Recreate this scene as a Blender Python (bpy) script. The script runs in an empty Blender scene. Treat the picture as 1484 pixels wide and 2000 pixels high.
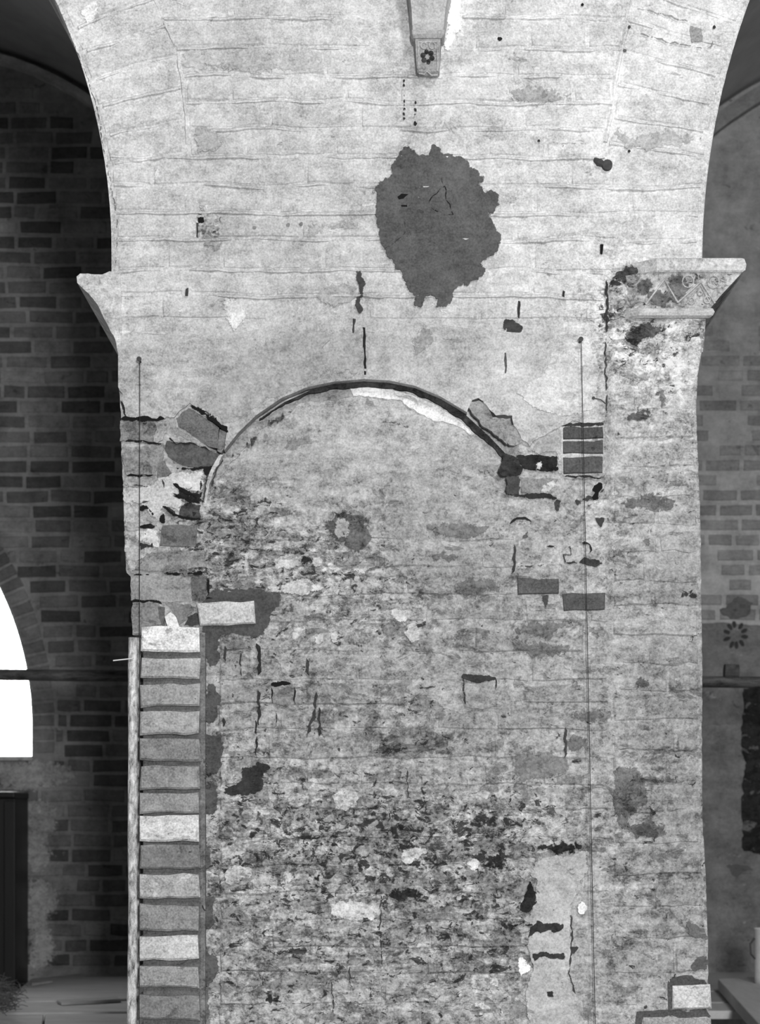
import bpy, bmesh, math, random
import numpy as np
from mathutils import Vector, noise as mnoise
from mathutils.geometry import delaunay_2d_cdt

random.seed(7)
rng = np.random.default_rng(7)
scene = bpy.context.scene
col = scene.collection

# ------------------------------------------------------------------ camera, world, lights, exposure
CAMD, FPX, VX, VY = 5.0, 4000.0, 742.0, 1600.0      # camera distance, focal length in px, vanishing point
cam_d = bpy.data.cameras.new('camera')
cam = bpy.data.objects.new('camera', cam_d); col.objects.link(cam)
cam.location = (0, -CAMD, 0)
cam.rotation_euler = (math.radians(90), 0, 0)
cam_d.sensor_fit = 'VERTICAL'; cam_d.sensor_height = 24.0
cam_d.lens = FPX / 2000 * 24.0
cam_d.shift_y = (VY - 1000) / 2000
cam_d.shift_x = (742 - VX) / 2000
cam_d.dof.use_dof = True; cam_d.dof.focus_distance = 5.0; cam_d.dof.aperture_fstop = 4.2
cam_d.clip_end = 100
scene.camera = cam

w = bpy.data.worlds.new('world'); scene.world = w; w.use_nodes = True
w.node_tree.nodes['Background'].inputs[0].default_value = (1, 1, 1, 1)
w.node_tree.nodes['Background'].inputs[1].default_value = 0.055

def area(name, loc, target, sx, sy, power):
    d = bpy.data.lights.new(name, 'AREA'); d.shape = 'RECTANGLE'; d.size = sx; d.size_y = sy; d.energy = power
    o = bpy.data.objects.new(name, d); col.objects.link(o); o.location = loc
    o.rotation_euler = (Vector(target) - Vector(loc)).to_track_quat('-Z', 'Y').to_euler()
    return o
area('nave_window_light', (2.3, -6.2, 5.2), (0, 0, 0.9), 0.9, 1.4, 235)      # high window of the nave
area('nave_low_fill', (0.75, -7.5, 0.7), (-0.3, 0, 0.8), 0.5, 0.9, 372)     # added low fill from the right, source unseen

vs = scene.view_settings
vs.view_transform = 'Standard'; vs.look = 'None'; vs.gamma = 1; vs.use_curve_mapping = False
vs.exposure = 0.0

# ------------------------------------------------------------------ helpers
def lin(v):
    v = np.asarray(v, float) / 255.0
    return np.where(v <= 0.04045, v / 12.92, ((v + 0.055) / 1.055) ** 2.4)
def ill(py):                                  # rough light level on the pier front, used to pick surface albedo from tone
    return np.interp(py, [0, 1000, 2000], [1.0, 0.90, 0.72])
def W(px, py, y=0.0):
    s = FPX / (CAMD + y)
    return Vector(((px - VX) / s, y, (VY - py) / s))
def V(px, py, h=0.0):                         # front plane of the pier, h = proud of it
    return Vector(((px - VX) / 800.0, -h, (VY - py) / 800.0))

def newobj(name, verts, faces, mat, parent=None, attr=None, smooth=False):
    me = bpy.data.meshes.new(name)
    me.from_pydata([tuple(v) for v in verts], [], faces)
    me.materials.append(mat)
    if attr is not None:
        a = me.color_attributes.new('surf', 'FLOAT_COLOR', 'POINT')
        arr = np.ones((len(verts), 4), np.float32); attr = np.asarray(attr, np.float32); arr[:, :attr.shape[1]] = attr
        a.data.foreach_set('color', arr.ravel())
    if smooth:
        me.polygons.foreach_set('use_smooth', [True] * len(me.polygons))
    me.update()
    o = bpy.data.objects.new(name, me); col.objects.link(o)
    if parent: o.parent = parent
    return o
def tag(o, label=None, cat=None, group=None, kind=None):
    if label: o['label'] = label
    if cat: o['category'] = cat
    if group: o['group'] = group
    if kind: o['kind'] = kind
    return o
def empty(name, loc=(0, 0, 0)):
    o = bpy.data.objects.new(name, None); col.objects.link(o); o.location = loc; o.empty_display_size = 0.05
    return o
def reparent(o, p):                           # keep world place under a moved Empty
    o.parent = p; o.matrix_parent_inverse = p.matrix_world.inverted() if False else __import__('mathutils').Matrix.Translation(-Vector(p.location))
    return o

class MB:
    def __init__(s): s.v = []; s.f = []
    def add(s, verts, faces):
        b = len(s.v); s.v += [Vector(v) for v in verts]; s.f += [[i + b for i in f] for f in faces]; return s
    def box(s, x0, x1, y0, y1, z0, z1, bev=0.0):
        if bev <= 0:
            vs_ = [(x, y, z) for x in (x0, x1) for y in (y0, y1) for z in (z0, z1)]
            return s.add(vs_, [[0, 1, 3, 2], [4, 6, 7, 5], [0, 4, 5, 1], [2, 3, 7, 6], [0, 2, 6, 4], [1, 5, 7, 3]])
        bm = bmesh.new(); bmesh.ops.create_cube(bm, size=1)
        for v in bm.verts:
            v.co = Vector(((x0 + x1) / 2 + v.co.x * (x1 - x0), (y0 + y1) / 2 + v.co.y * (y1 - y0), (z0 + z1) / 2 + v.co.z * (z1 - z0)))
        bmesh.ops.bevel(bm, geom=bm.edges[:], offset=bev, segments=2, affect='EDGES', profile=0.6)
        bm.verts.index_update()
        s.add([v.co.copy() for v in bm.verts], [[v.index for v in f.verts] for f in bm.faces]); bm.free(); return s
    def tube(s, pts, r, n=10, cap=True, wob=0.0):
        pts = [Vector(p) for p in pts]; rings = []
        rr = r if isinstance(r, (list, tuple)) else [r] * len(pts)
        b = len(s.v)
        for i, p in enumerate(pts):
            t = (pts[min(i + 1, len(pts) - 1)] - pts[max(i - 1, 0)]).normalized()
            a = Vector((0, 1, 0)) if abs(t.y) < 0.9 else Vector((1, 0, 0))
            u = t.cross(a).normalized(); v = t.cross(u)
            for k in range(n):
                an = 2 * math.pi * k / n; q = rr[i] * (1 + wob * (random.random() - .5))
                s.v.append(p + (u * math.cos(an) + v * math.sin(an)) * q)
        for i in range(len(pts) - 1):
            for k in range(n):
                s.f.append([b + i * n + k, b + i * n + (k + 1) % n, b + (i + 1) * n + (k + 1) % n, b + (i + 1) * n + k])
        if cap:
            s.f.append([b + k for k in range(n)][::-1]); e = b + (len(pts) - 1) * n; s.f.append([e + k for k in range(n)])
        return s
    def build(s, name, mat, parent=None, attr=None, smooth=False):
        at = None if attr is None else np.tile(np.asarray(attr, float), (len(s.v), 1))
        return newobj(name, s.v, s.f, mat, parent, at, smooth)

# ------------------------------------------------------------------ materials (all grey: a black-and-white photograph)
def nodes_of(m):
    m.use_nodes = True; nt = m.node_tree; nt.nodes.clear(); return nt
class G:
    def __init__(s, nt): s.nt = nt
    def n(s, t, **kw):
        nd = s.nt.nodes.new(t)
        for k, v in kw.items(): setattr(nd, k, v)
        return nd
    def link(s, a, b): s.nt.links.new(a, b)
    def m(s, op, a, b=None, c=None, clamp=False):
        nd = s.nt.nodes.new('ShaderNodeMath'); nd.operation = op; nd.use_clamp = clamp
        for i, q in enumerate((a, b, c)):
            if q is None: continue
            if isinstance(q, (int, float)): nd.inputs[i].default_value = q
            else: s.nt.links.new(q, nd.inputs[i])
        return nd.outputs[0]
    def noise(s, vec, scale, detail=4, rough=.55, dist=0.0):
        nd = s.nt.nodes.new('ShaderNodeTexNoise'); nd.inputs['Scale'].default_value = scale
        nd.inputs['Detail'].default_value = detail; nd.inputs['Roughness'].default_value = rough
        nd.inputs['Distortion'].default_value = dist; s.nt.links.new(vec, nd.inputs['Vector']); return nd.outputs[0]
    def mapping(s, vec, sc, off=(0, 0, 0)):
        nd = s.nt.nodes.new('ShaderNodeMapping'); nd.inputs['Scale'].default_value = sc; nd.inputs['Location'].default_value = off
        s.nt.links.new(vec, nd.inputs['Vector']); return nd.outputs[0]
    def step(s, x, lo, hi):
        nd = s.nt.nodes.new('ShaderNodeMapRange'); nd.interpolation_type = 'SMOOTHSTEP'; s.nt.links.new(x, nd.inputs[0])
        for i, q in ((1, lo), (2, hi)):
            if isinstance(q, (int, float)): nd.inputs[i].default_value = q
            else: s.nt.links.new(q, nd.inputs[i])
        return nd.outputs[0]
    def mix(s, f, a, b):
        nd = s.nt.nodes.new('ShaderNodeMix'); nd.data_type = 'FLOAT'
        for i, q in ((0, f), (2, a), (3, b)):
            if isinstance(q, (int, float)): nd.inputs[i].default_value = q
            else: s.nt.links.new(q, nd.inputs[i])
        return nd.outputs[0]

def wall_material(name, a1=.62, a2=1.15, a3=.62, bump=0.7, grime=True, film=False):
    """mottled masonry surface: vertex data 'surf' = (albedo, amount of dark grime spots, amount of pale flakes)"""
    m = bpy.data.materials.new(name); nt = nodes_of(m); g = G(nt)
    out = g.n('ShaderNodeOutputMaterial'); bs = g.n('ShaderNodeBsdfPrincipled')
    bs.inputs['Roughness'].default_value = .92; bs.inputs['Specular IOR Level'].default_value = .15
    at = g.n('ShaderNodeAttribute', attribute_name='surf'); sp = g.n('ShaderNodeSeparateColor'); g.link(at.outputs['Color'], sp.inputs[0])
    R, D, L = sp.outputs[0], sp.outputs[1], sp.outputs[2]
    pos = g.n('ShaderNodeNewGeometry').outputs['Position']
    n1 = g.noise(pos, 8, 4, .6); n2 = g.noise(pos, 38, 6, .66, .4); n3 = g.noise(pos, 210, 3, .6)
    st = g.noise(g.mapping(pos, (9, 9, 46)), 1.0, 5, .6, .3)          # brush / course-wise streaks
    contrast = g.m('MULTIPLY_ADD', D, 1.7, .42)
    v = g.m('MULTIPLY', g.m('SUBTRACT', n1, .5), a1 * 2)
    v = g.m('ADD', v, g.m('MULTIPLY', g.m('MULTIPLY', g.m('SUBTRACT', n2, .5), a2 * 2), contrast))
    v = g.m('ADD', v, g.m('MULTIPLY', g.m('SUBTRACT', n3, .5), a3 * 2))
    v = g.m('ADD', v, g.m('MULTIPLY', g.m('MULTIPLY', g.m('SUBTRACT', st, .5), a2 * 1.3), contrast))
    n4 = g.noise(g.mapping(pos, (1, 1, 1.3), (5, 2, 6)), 90, 5, .7, .6)
    v = g.m('ADD', v, g.m('MULTIPLY', g.m('MULTIPLY', g.m('SUBTRACT', n4, .5), a2 * 1.9), contrast))
    base = g.m('MULTIPLY', R, g.m('MAXIMUM', g.m('ADD', v, 1.0), .3))
    if grime:
        nl = g.noise(g.mapping(pos, (1, 1, 1.5), (7, 3, 1)), 17, 7, .64, .5)
        lo = g.m('MULTIPLY_ADD', L, -.30, .70)
        lm = g.step(nl, lo, g.m('ADD', lo, .035))
        lightcol = g.m('MINIMUM', g.m('MULTIPLY_ADD', base, 1.12, .10), .84)
        base = g.mix(lm, base, lightcol)
        # medium worn patches
        nm = g.noise(g.mapping(pos, (1, 1, 1.6), (2, 9, 4)), 13, 8, .68, .6)
        mo = g.m('MULTIPLY_ADD', D, -.24, .645)
        mm = g.step(nm, mo, g.m('ADD', mo, .05))
        base = g.mix(g.m('MULTIPLY', mm, .62), base, g.m('MULTIPLY', base, .38))
        nd_ = g.noise(g.mapping(pos, (1, 1, 1.5), (4, 1, 8)), 34, 8, .70, .7)
        do = g.m('MULTIPLY_ADD', D, -.23, .70)
        dm = g.step(nd_, do, g.m('ADD', do, .045))
        base = g.mix(g.m('MULTIPLY', dm, .9), base, .022)
        hgt = g.m('SUBTRACT', g.m('MULTIPLY', lm, .35), g.m('ADD', dm, g.m('MULTIPLY', mm, .4)))
    else:
        hgt = g.m('MULTIPLY', n1, .2)
    hgt = g.m('ADD', hgt, g.m('MULTIPLY', n2, .9)); hgt = g.m('ADD', hgt, g.m('MULTIPLY', n3, .35)); hgt = g.m('ADD', hgt, g.m('MULTIPLY', st, .5))
    base = g.m('MAXIMUM', base, .012)
    cb = g.n('ShaderNodeCombineColor')
    for i in range(3): g.link(base, cb.inputs[i])
    g.link(cb.outputs[0], bs.inputs['Base Color'])
    bp = g.n('ShaderNodeBump'); bp.inputs['Strength'].default_value = bump; bp.inputs['Distance'].default_value = .0035
    g.link(hgt, bp.inputs['Height']); g.link(bp.outputs[0], bs.inputs['Normal'])
    if film:
        ne = g.noise(g.mapping(pos, (1, 1, 1), (3, 5, 2)), 55, 7, .68, .5)
        k = g.step(g.m('MULTIPLY_ADD', g.m('SUBTRACT', ne, .5), 2.7, at.outputs['Alpha']), .42, .60)
        tr = g.n('ShaderNodeBsdfTransparent'); mx = g.n('ShaderNodeMixShader')
        g.link(k, mx.inputs[0]); g.link(tr.outputs[0], mx.inputs[1]); g.link(bs.outputs[0], mx.inputs[2]); g.link(mx.outputs[0], out.inputs[0])
    else:
        g.link(bs.outputs[0], out.inputs[0])
    return m

def plain_material(name, val, amp=.3, scale=30, rough=.8, stretch=(1, 1, 1), bump=.3, spec=.2, metal=0.0):
    m = bpy.data.materials.new(name); nt = nodes_of(m); g = G(nt)
    out = g.n('ShaderNodeOutputMaterial'); bs = g.n('ShaderNodeBsdfPrincipled')
    bs.inputs['Roughness'].default_value = rough; bs.inputs['Specular IOR Level'].default_value = spec; bs.inputs['Metallic'].default_value = metal
    pos = g.n('ShaderNodeNewGeometry').outputs['Position']
    n1 = g.noise(g.mapping(pos, stretch), scale, 6, .65, .4); n2 = g.noise(pos, scale * 5, 3, .6)
    v = g.m('MULTIPLY_ADD', g.m('SUBTRACT', n1, .5), amp * 4, 1.0); v = g.m('ADD', v, g.m('MULTIPLY', g.m('SUBTRACT', n2, .5), amp))
    base = g.m('MAXIMUM', g.m('MULTIPLY', v, val), .004)
    cb = g.n('ShaderNodeCombineColor')
    for i in range(3): g.link(base, cb.inputs[i])
    g.link(cb.outputs[0], bs.inputs['Base Color'])
    bp = g.n('ShaderNodeBump'); bp.inputs['Strength'].default_value = bump; bp.inputs['Distance'].default_value = .003
    g.link(n1, bp.inputs['Height']); g.link(bp.outputs[0], bs.inputs['Normal']); g.link(bs.outputs[0], out.inputs[0])
    return m

M_wall = wall_material('limewashed_masonry')
M_brick = wall_material('new_brick', .4, .8, .8, .6)
M_film = wall_material('surface_film', film=True)
M_back = wall_material('aisle_masonry', .7, .6, .3, .5)
M_vault = plain_material('shaded_vault_plaster', .34, .18, 5, .95, bump=.2)  # darker copy, the left vault's shade put into the colour
M_vault2 = plain_material('lit_vault_plaster', .5, .18, 5, .95, bump=.2)  # paler copy, the stronger light on the right vault put into the colour
M_iron = plain_material('rusty_iron', .07, .4, 60, .7)
M_tube = plain_material('scaffold_tube', .085, .9, 40, .6, (.35, 1, 1.6), bump=.6)
M_string = plain_material('string', .03, .1, 60)
M_pole = plain_material('rough_pole', .66, 1.1, 85, .9, (1, 1, .4), bump=.9)
M_wood = plain_material('plank_wood', .40, .16, 12, .8, (.35, 4, 4), bump=.3)
M_wood2 = plain_material('pale_plank_wood', .55, .10, 14, .8, (4, .35, 4), bump=.2)
M_dust = plain_material('dusty_board', .52, .2, 9, .9, (.5, 1.6, 1), bump=.3)
M_dark = plain_material('dark_varnished_wood', .009, .3, 14, .45, (4, 4, .4), bump=.15, spec=.25)
M_shadowgap = plain_material('deep_crack', .012, .1, 40)
M_straw = plain_material('straw', .13, .4, 50)
M_can = plain_material('pale_tin', .70, .15, 20, .55)
M_floor = plain_material('floor_stone', .22, .2, 6)

def emission(name, s):
    m = bpy.data.materials.new(name); nt = nodes_of(m); g = G(nt)
    out = g.n('ShaderNodeOutputMaterial'); e = g.n('ShaderNodeEmission'); e.inputs[1].default_value = s; e.inputs[0].default_value = (1, 1, 1, 1)
    g.link(e.outputs[0], out.inputs[0]); return m
M_pane = emission('daylit_window_glass', 16.0)

# ------------------------------------------------------------------ surface data of the pier front (what the wall itself looks like, by place)
GX = np.arange(200, 1401, 100.0)
GY = np.arange(0, 2001, 100.0)
TONE = np.array([
 [215,210,205,200,205,205,200,215,210,220,225,215,225],
 [215,210,192,196,202,206,200,206,206,216,222,216,220],
 [212,206,196,202,206,206,206,206,214,220,224,216,215],
 [206,202,192,192,196,196,198,202,210,212,214,210,205],
 [202,196,190,190,192,192,196,202,206,208,210,210,205],
 [192,196,190,187,190,194,196,198,206,210,214,208,205],
 [195,198,190,186,186,186,184,190,196,202,202,195,200],
 [182,178,174,172,170,168,172,180,186,188,192,198,200],
 [172,176,166,170,172,176,180,188,194,194,186,178,166],
 [150,152,160,158,162,166,166,166,168,172,172,165,168],
 [172,168,150,152,156,152,152,156,158,166,170,162,164],
 [150,146,148,160,160,158,152,150,152,165,166,152,158],
 [142,142,150,155,152,156,158,148,148,152,156,150,150],
 [148,134,142,142,146,150,150,143,150,152,152,146,145],
 [140,136,145,146,146,146,146,143,146,150,150,140,140],
 [140,136,150,152,154,150,147,147,147,147,150,135,140],
 [140,140,150,158,152,140,142,142,150,148,150,132,140],
 [132,132,146,150,148,146,146,146,142,150,146,132,140],
 [134,134,146,150,150,156,142,142,146,150,148,138,140],
 [134,134,146,147,144,142,146,146,146,150,146,144,150],
 [132,132,146,150,146,142,146,150,150,150,150,146,154]], float)
DARK = np.array([
 [0]*13,[0]*13,[0]*13,[0]*13,[0]*13,
 [0,0,0,0,0,0,0,0,0,0,1,0,0],
 [0,0,0,0,0,0,0,0,0,0,6,6,1],
 [1,0,0,0,0,0,0,0,0,0,5,5,1],
 [1,1,1,1,1,1,1,0,0,0,2,3,2],
 [1,1,2,1,1,1,1,1,1,1,2,3,2],
 [2,2,6,5,2,3,1,1,2,1,3,2,2],
 [2,2,6,5,6,5,2,1,2,1,2,2,1],
 [1,2,2,3,3,4,4,2,2,2,2,2,2],
 [1,1,2,3,3,2,2,2,2,2,2,2,2],
 [1,1,2,2,3,3,4,2,2,2,2,3,2],
 [1,1,4,4,3,2,2,2,2,2,2,4,3],
 [2,2,5,5,6,7,7,7,7,5,4,3,2],
 [2,2,5,6,6,6,6,6,5,2,4,4,2],
 [2,2,5,5,5,5,5,5,5,2,4,3,3],
 [2,2,4,5,5,4,4,5,5,2,3,3,2],
 [2,2,4,4,4,4,4,4,3,2,3,3,2]], float) / 9
DARK[10:16, 2:11] += .10
DARK[16:, 2:9] += .04
LIGHT = np.array([
 [2]*13,[2]*13,[2,2,2,2,2,2,2,2,3,3,3,2,2],[2]*13,[2]*13,[2,2,2,2,2,2,2,2,3,3,3,3,2],
 [3,3,2,2,2,2,2,3,3,3,4,4,4],
 [1,1,1,1,1,1,1,1,2,2,3,5,5],
 [1,1,1,1,1,1,1,1,2,2,3,4,3],
 [1,1,2,1,1,1,1,1,1,1,2,3,3],
 [2,2,4,4,2,3,1,1,2,1,3,3,3],
 [2,2,5,5,5,5,2,1,2,1,2,2,2],
 [1,1,2,3,3,3,4,1,1,1,2,2,2],
 [1,1,2,2,2,2,2,1,1,1,1,2,2],
 [1,1,2,2,2,2,2,1,1,1,1,2,2],
 [1,1,3,3,3,2,1,1,1,1,2,2,2],
 [1,1,4,4,4,3,3,3,4,2,2,2,2],
 [1,1,4,5,4,5,4,3,3,1,2,3,2],
 [1,1,3,3,3,4,3,3,4,3,2,2,2],
 [1,1,3,3,2,2,3,3,3,2,2,2,3],
 [1,1,3,3,2,2,2,3,2,2,2,2,3]], float) / 9
def bil(T, x, y):
    x = np.clip((np.asarray(x, float) - 200) / 100, 0, 11.999); y = np.clip(np.asarray(y, float) / 100, 0, 19.999)
    i = x.astype(int); j = y.astype(int); u = x - i; v = y - j
    return (T[j, i] * (1 - u) + T[j, i + 1] * u) * (1 - v) + (T[j + 1, i] * (1 - u) + T[j + 1, i + 1] * u) * v
def surf(px, py, mul=1.0, dadd=0.0):
    px = np.atleast_1d(np.asarray(px, float)); py = np.atleast_1d(np.asarray(py, float))
    r = lin(bil(TONE, px, py)) / ill(py) * mul
    return np.stack([np.clip(r, .02, .86), np.clip(bil(DARK, px, py) + dadd, 0, 1), bil(LIGHT, px, py)], 1)
def tonecol(t, py=1000, d=0.0, l=0.0):
    return (float(lin(t) / ill(py)), d, l)

# ------------------------------------------------------------------ polygon tools
def ragged(pts, amp=.22, seg=7.0, seed=0):
    r = random.Random(seed * 131 + 17)
    P = [Vector((p[0], p[1])) for p in pts]
    for _ in range(7):
        Q = []; done = True
        for i, a in enumerate(P):
            b = P[(i + 1) % len(P)]; d = b - a; Q.append(a)
            if d.length > seg:
                done = False
                nrm = Vector((-d.y, d.x)).normalized()
                Q.append((a + b) / 2 + nrm * min(d.length, 26) * amp * (r.random() * 2 - 1))
        P = Q
        if done: break
    return [(p.x, p.y) for p in P]
def inside(poly, X, Y):
    poly = np.asarray(poly); x0 = poly[:, 0]; y0 = poly[:, 1]; x1 = np.roll(x0, -1); y1 = np.roll(y0, -1)
    c = np.zeros(len(X), bool)
    for a, b, p, q in zip(x0, y0, x1, y1):
        if b == q: continue
        t = ((b > Y) != (q > Y)) & (X < (p - a) * (Y - b) / (q - b) + a); c ^= t
    return c
def cdt(poly, step=None):
    P = [Vector(p) for p in poly]; n = len(P)
    if step:
        a = np.array(poly); xs = np.arange(a[:, 0].min() + step / 2, a[:, 0].max(), step); ys = np.arange(a[:, 1].min() + step / 2, a[:, 1].max(), step)
        if len(xs) and len(ys):
            X, Y = np.meshgrid(xs, ys); X = X.ravel() + rng.uniform(-.3, .3, X.size) * step; Y = Y.ravel() + rng.uniform(-.3, .3, Y.size) * step
            k = inside(poly, X, Y)
            P += [Vector((x, y)) for x, y in zip(X[k], Y[k])]
    vo, _, fo, _, _, _ = delaunay_2d_cdt(P, [(i, (i + 1) % n) for i in range(n)], [], 1, 1e-4)
    return vo, fo
def slab(name, poly, h, back, mat, parent, attr_fn, step=None, wob=0.0, map_fn=V, edge_drop=0.0):
    """prism with the outline poly (px), front at h, back face h-back; bumpy front"""
    vo, fo = cdt(poly, step)
    if not fo: return None
    cnt = {}
    for f in fo:
        for i in range(3):
            e = (f[i], f[(i + 1) % 3]); k = (min(e), max(e)); cnt.setdefault(k, []).append(e)
    bnd = [e[0] for e in cnt.values() if len(e) == 1]
    bv = sorted({i for e in bnd for i in e}); bs_ = set(bv)
    verts = []; pp = []
    for i, p in enumerate(vo):
        hh = h + (wob * mnoise.noise(Vector((p.x / 23.0, p.y / 23.0, 3.1))) if wob else 0)
        if i in bs_: hh -= edge_drop
        verts.append(map_fn(p.x, p.y, hh)); pp.append((p.x, p.y))
    # orientation: the front must face the camera (-y)
    faces = []
    for f in fo:
        a, b, c = (verts[i] for i in f)
        faces.append(list(f) if (b - a).cross(c - a).y < 0 else list(f)[::-1])
    off = {}
    for i in bv:
        off[i] = len(verts); p = vo[i]; verts.append(map_fn(p.x, p.y, h - back)); pp.append((p.x, p.y))
    for a, b in bnd: faces.append([a, b, off[b], off[a]])
    pp = np.array(pp); at = attr_fn(pp[:, 0], pp[:, 1]) if callable(attr_fn) else np.tile(np.asarray(attr_fn, float), (len(pp), 1))
    return newobj(name, verts, faces, mat, parent, at)

# ------------------------------------------------------------------ the pier and the arcade wall
LC = (-939.0, 490.0, 1156.0); RC = (2859.0, 515.0, 1487.0)          # the two arches: centre and radius (px of the front plane)
Ledge = [(490, 217), (533, 217), (660, 226), (700, 231), (760, 232), (820, 236), (870, 236), (960, 240), (1060, 243), (1117, 246), (1124, 254), (1180, 258), (1226, 260), (1233, 398), (1300, 400), (2920, 400)]
Redge = [(515, 1372), (600, 1374), (640, 1374), (690, 1369), (735, 1361), (800, 1358), (900, 1362), (1000, 1366), (1180, 1369), (1300, 1372), (1450, 1371), (1600, 1372), (1700, 1378), (1850, 1383), (1905, 1383), (2920, 1383)]
def xl(py):
    if py < 490: return LC[0] + math.sqrt(LC[2] ** 2 - (py - LC[1]) ** 2)
    return float(np.interp(py, [a for a, _ in Ledge], [b for _, b in Ledge]))
def xr(py):
    if py < 515: return RC[0] - math.sqrt(RC[2] ** 2 - (py - RC[1]) ** 2)
    return float(np.interp(py, [a for a, _ in Redge], [b for _, b in Redge]))
THICK = 0.95          # pier
ARCHT = 0.32          # arches and spandrel above
ARCH = [(404, 985), (404, 950), (410, 930), (432, 888), (465, 846), (500, 812), (550, 778), (600, 757), (650, 746), (710, 741), (760, 744), (810, 754), (860, 775), (910, 806), (955, 846), (985, 876), (1012, 908)]

wall_front = empty('wall_front', (0, 0, 0))
tag(wall_front, 'limewashed brick pier and spandrel of an arcade with a walled-up arch', None, None, 'structure')

def smooth(a, b, x): t = min(max((x - a) / (b - a), 0), 1); return t * t * (3 - 2 * t)
archx = [p[0] for p in ARCH[2:]]; archy = [p[1] for p in ARCH[2:]]
def core_h(px, py):
    h = -0.0016
    if py < 640: h += 0.0004
    # smooth plastered lunette of the walled-up arch, set back under the arch edge
    if 396 < px < 1020 and 700 < py < 1010:
        ya = float(np.interp(px, archx, archy))
        dep = 0.040 * (1 - smooth(ya + 40, 1000, py)) if py > ya - 40 else 0.04
        dep *= smooth(396, 430, px) * (1 - smooth(985, 1020, px))
        h -= dep
        if py > ya: h += 0.004
    if 980 < px < 1184 and 935 < py < 1165: h += 0.004 * smooth(1015, 1040, px) * smooth(935, 950, py) * (1 - smooth(1130, 1165, py))
    if px > 1184 and py > 545: h += 0.016 * smooth(1184, 1190, px) * smooth(545, 556, py) * (1 - smooth(1000, 1350, py) * .75)
    if px < 430 and py > 1236: h -= 0.004
    q = Vector((px / 60.0, py / 45.0, 0.0))
    h += 0.0022 * mnoise.noise(q) + 0.0012 * mnoise.noise(q * 3.3)
    if px > 1186 and py > 560: h += .004 * mnoise.noise(Vector((px / 38.0, py / 30.0, 5.0)))
    return h
def build_core():
    rows = list(np.arange(-30, 2031, 7.0)) + [2200, 2500, 2840]
    N = 170; verts = []; px_ = []; py_ = []
    for y in rows:
        a, b = xl(y), xr(y)
        a += 1.6 * mnoise.noise(Vector((y / 17.0, 1, 0))) * (1 if y > 690 else .25); b += 1.8 * mnoise.noise(Vector((y / 15.0, 9, 0))) * (1 if y > 640 else .25)
        for i in range(N + 1):
            x = a + (b - a) * i / N
            e = min(i, N - i)
            h = core_h(x, y) - (0.006 if e == 0 else 0)
            verts.append(V(x, y, h)); px_.append(x); py_.append(y)
    faces = []
    K = N + 1
    for j in range(len(rows) - 1):
        for i in range(N): faces.append([j * K + i, (j + 1) * K + i, (j + 1) * K + i + 1, j * K + i + 1])
    # returns into the arch openings
    for side in (0, N):
        prev = None
        for j in range(len(rows)):
            b = len(verts); p = verts[j * K + side]
            verts.append(Vector((p.x, THICK if rows[j] > 508 else ARCHT, p.z))); px_.append(px_[j * K + side]); py_.append(py_[j * K + side])
            if prev is not None:
                q = [prev, b, j * K + side, (j - 1) * K + side]
                faces.append(q if side else q[::-1])
            prev = b
    at = surf(px_, py_, 1.03)
    o = newobj('masonry_core', verts, faces, M_wall, wall_front, at, True)
    return o
build_core()
# upper wall and the neighbouring halves of the arcade, out of frame
def upper_wall():
    pts = []
    cx, cz, r = (LC[0] - VX) / 800, (VY - LC[1]) / 800, LC[2] / 800
    zt = (VY + 30) / 800
    pts += [(-5.2, -1.55), (cx - r, -1.55), (cx - r, cz)]
    a1 = math.asin((zt - cz) / r)
    for k in range(1, 41):
        a = math.pi - (math.pi - a1) * k / 40; pts.append((cx + r * math.cos(a), cz + r * math.sin(a)))
    cx, cz, r = (RC[0] - VX) / 800, (VY - RC[1]) / 800, RC[2] / 800
    a1 = math.asin((zt - cz) / r)
    for k in range(0, 41):
        a = math.pi - a1 - (math.pi - a1) * k / 40; pts.append((cx + r * math.cos(a), cz + r * math.sin(a)))
    pts += [(cx + r, -1.55), (6.4, -1.55), (6.4, 4.6), (-5.2, 4.6)]
    slab('upper_masonry', pts, 0.0, ARCHT, M_wall, wall_front, (.62, 0, .2), None, 0, lambda x, z, h: Vector((x, -h, z)))
upper_wall()

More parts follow.
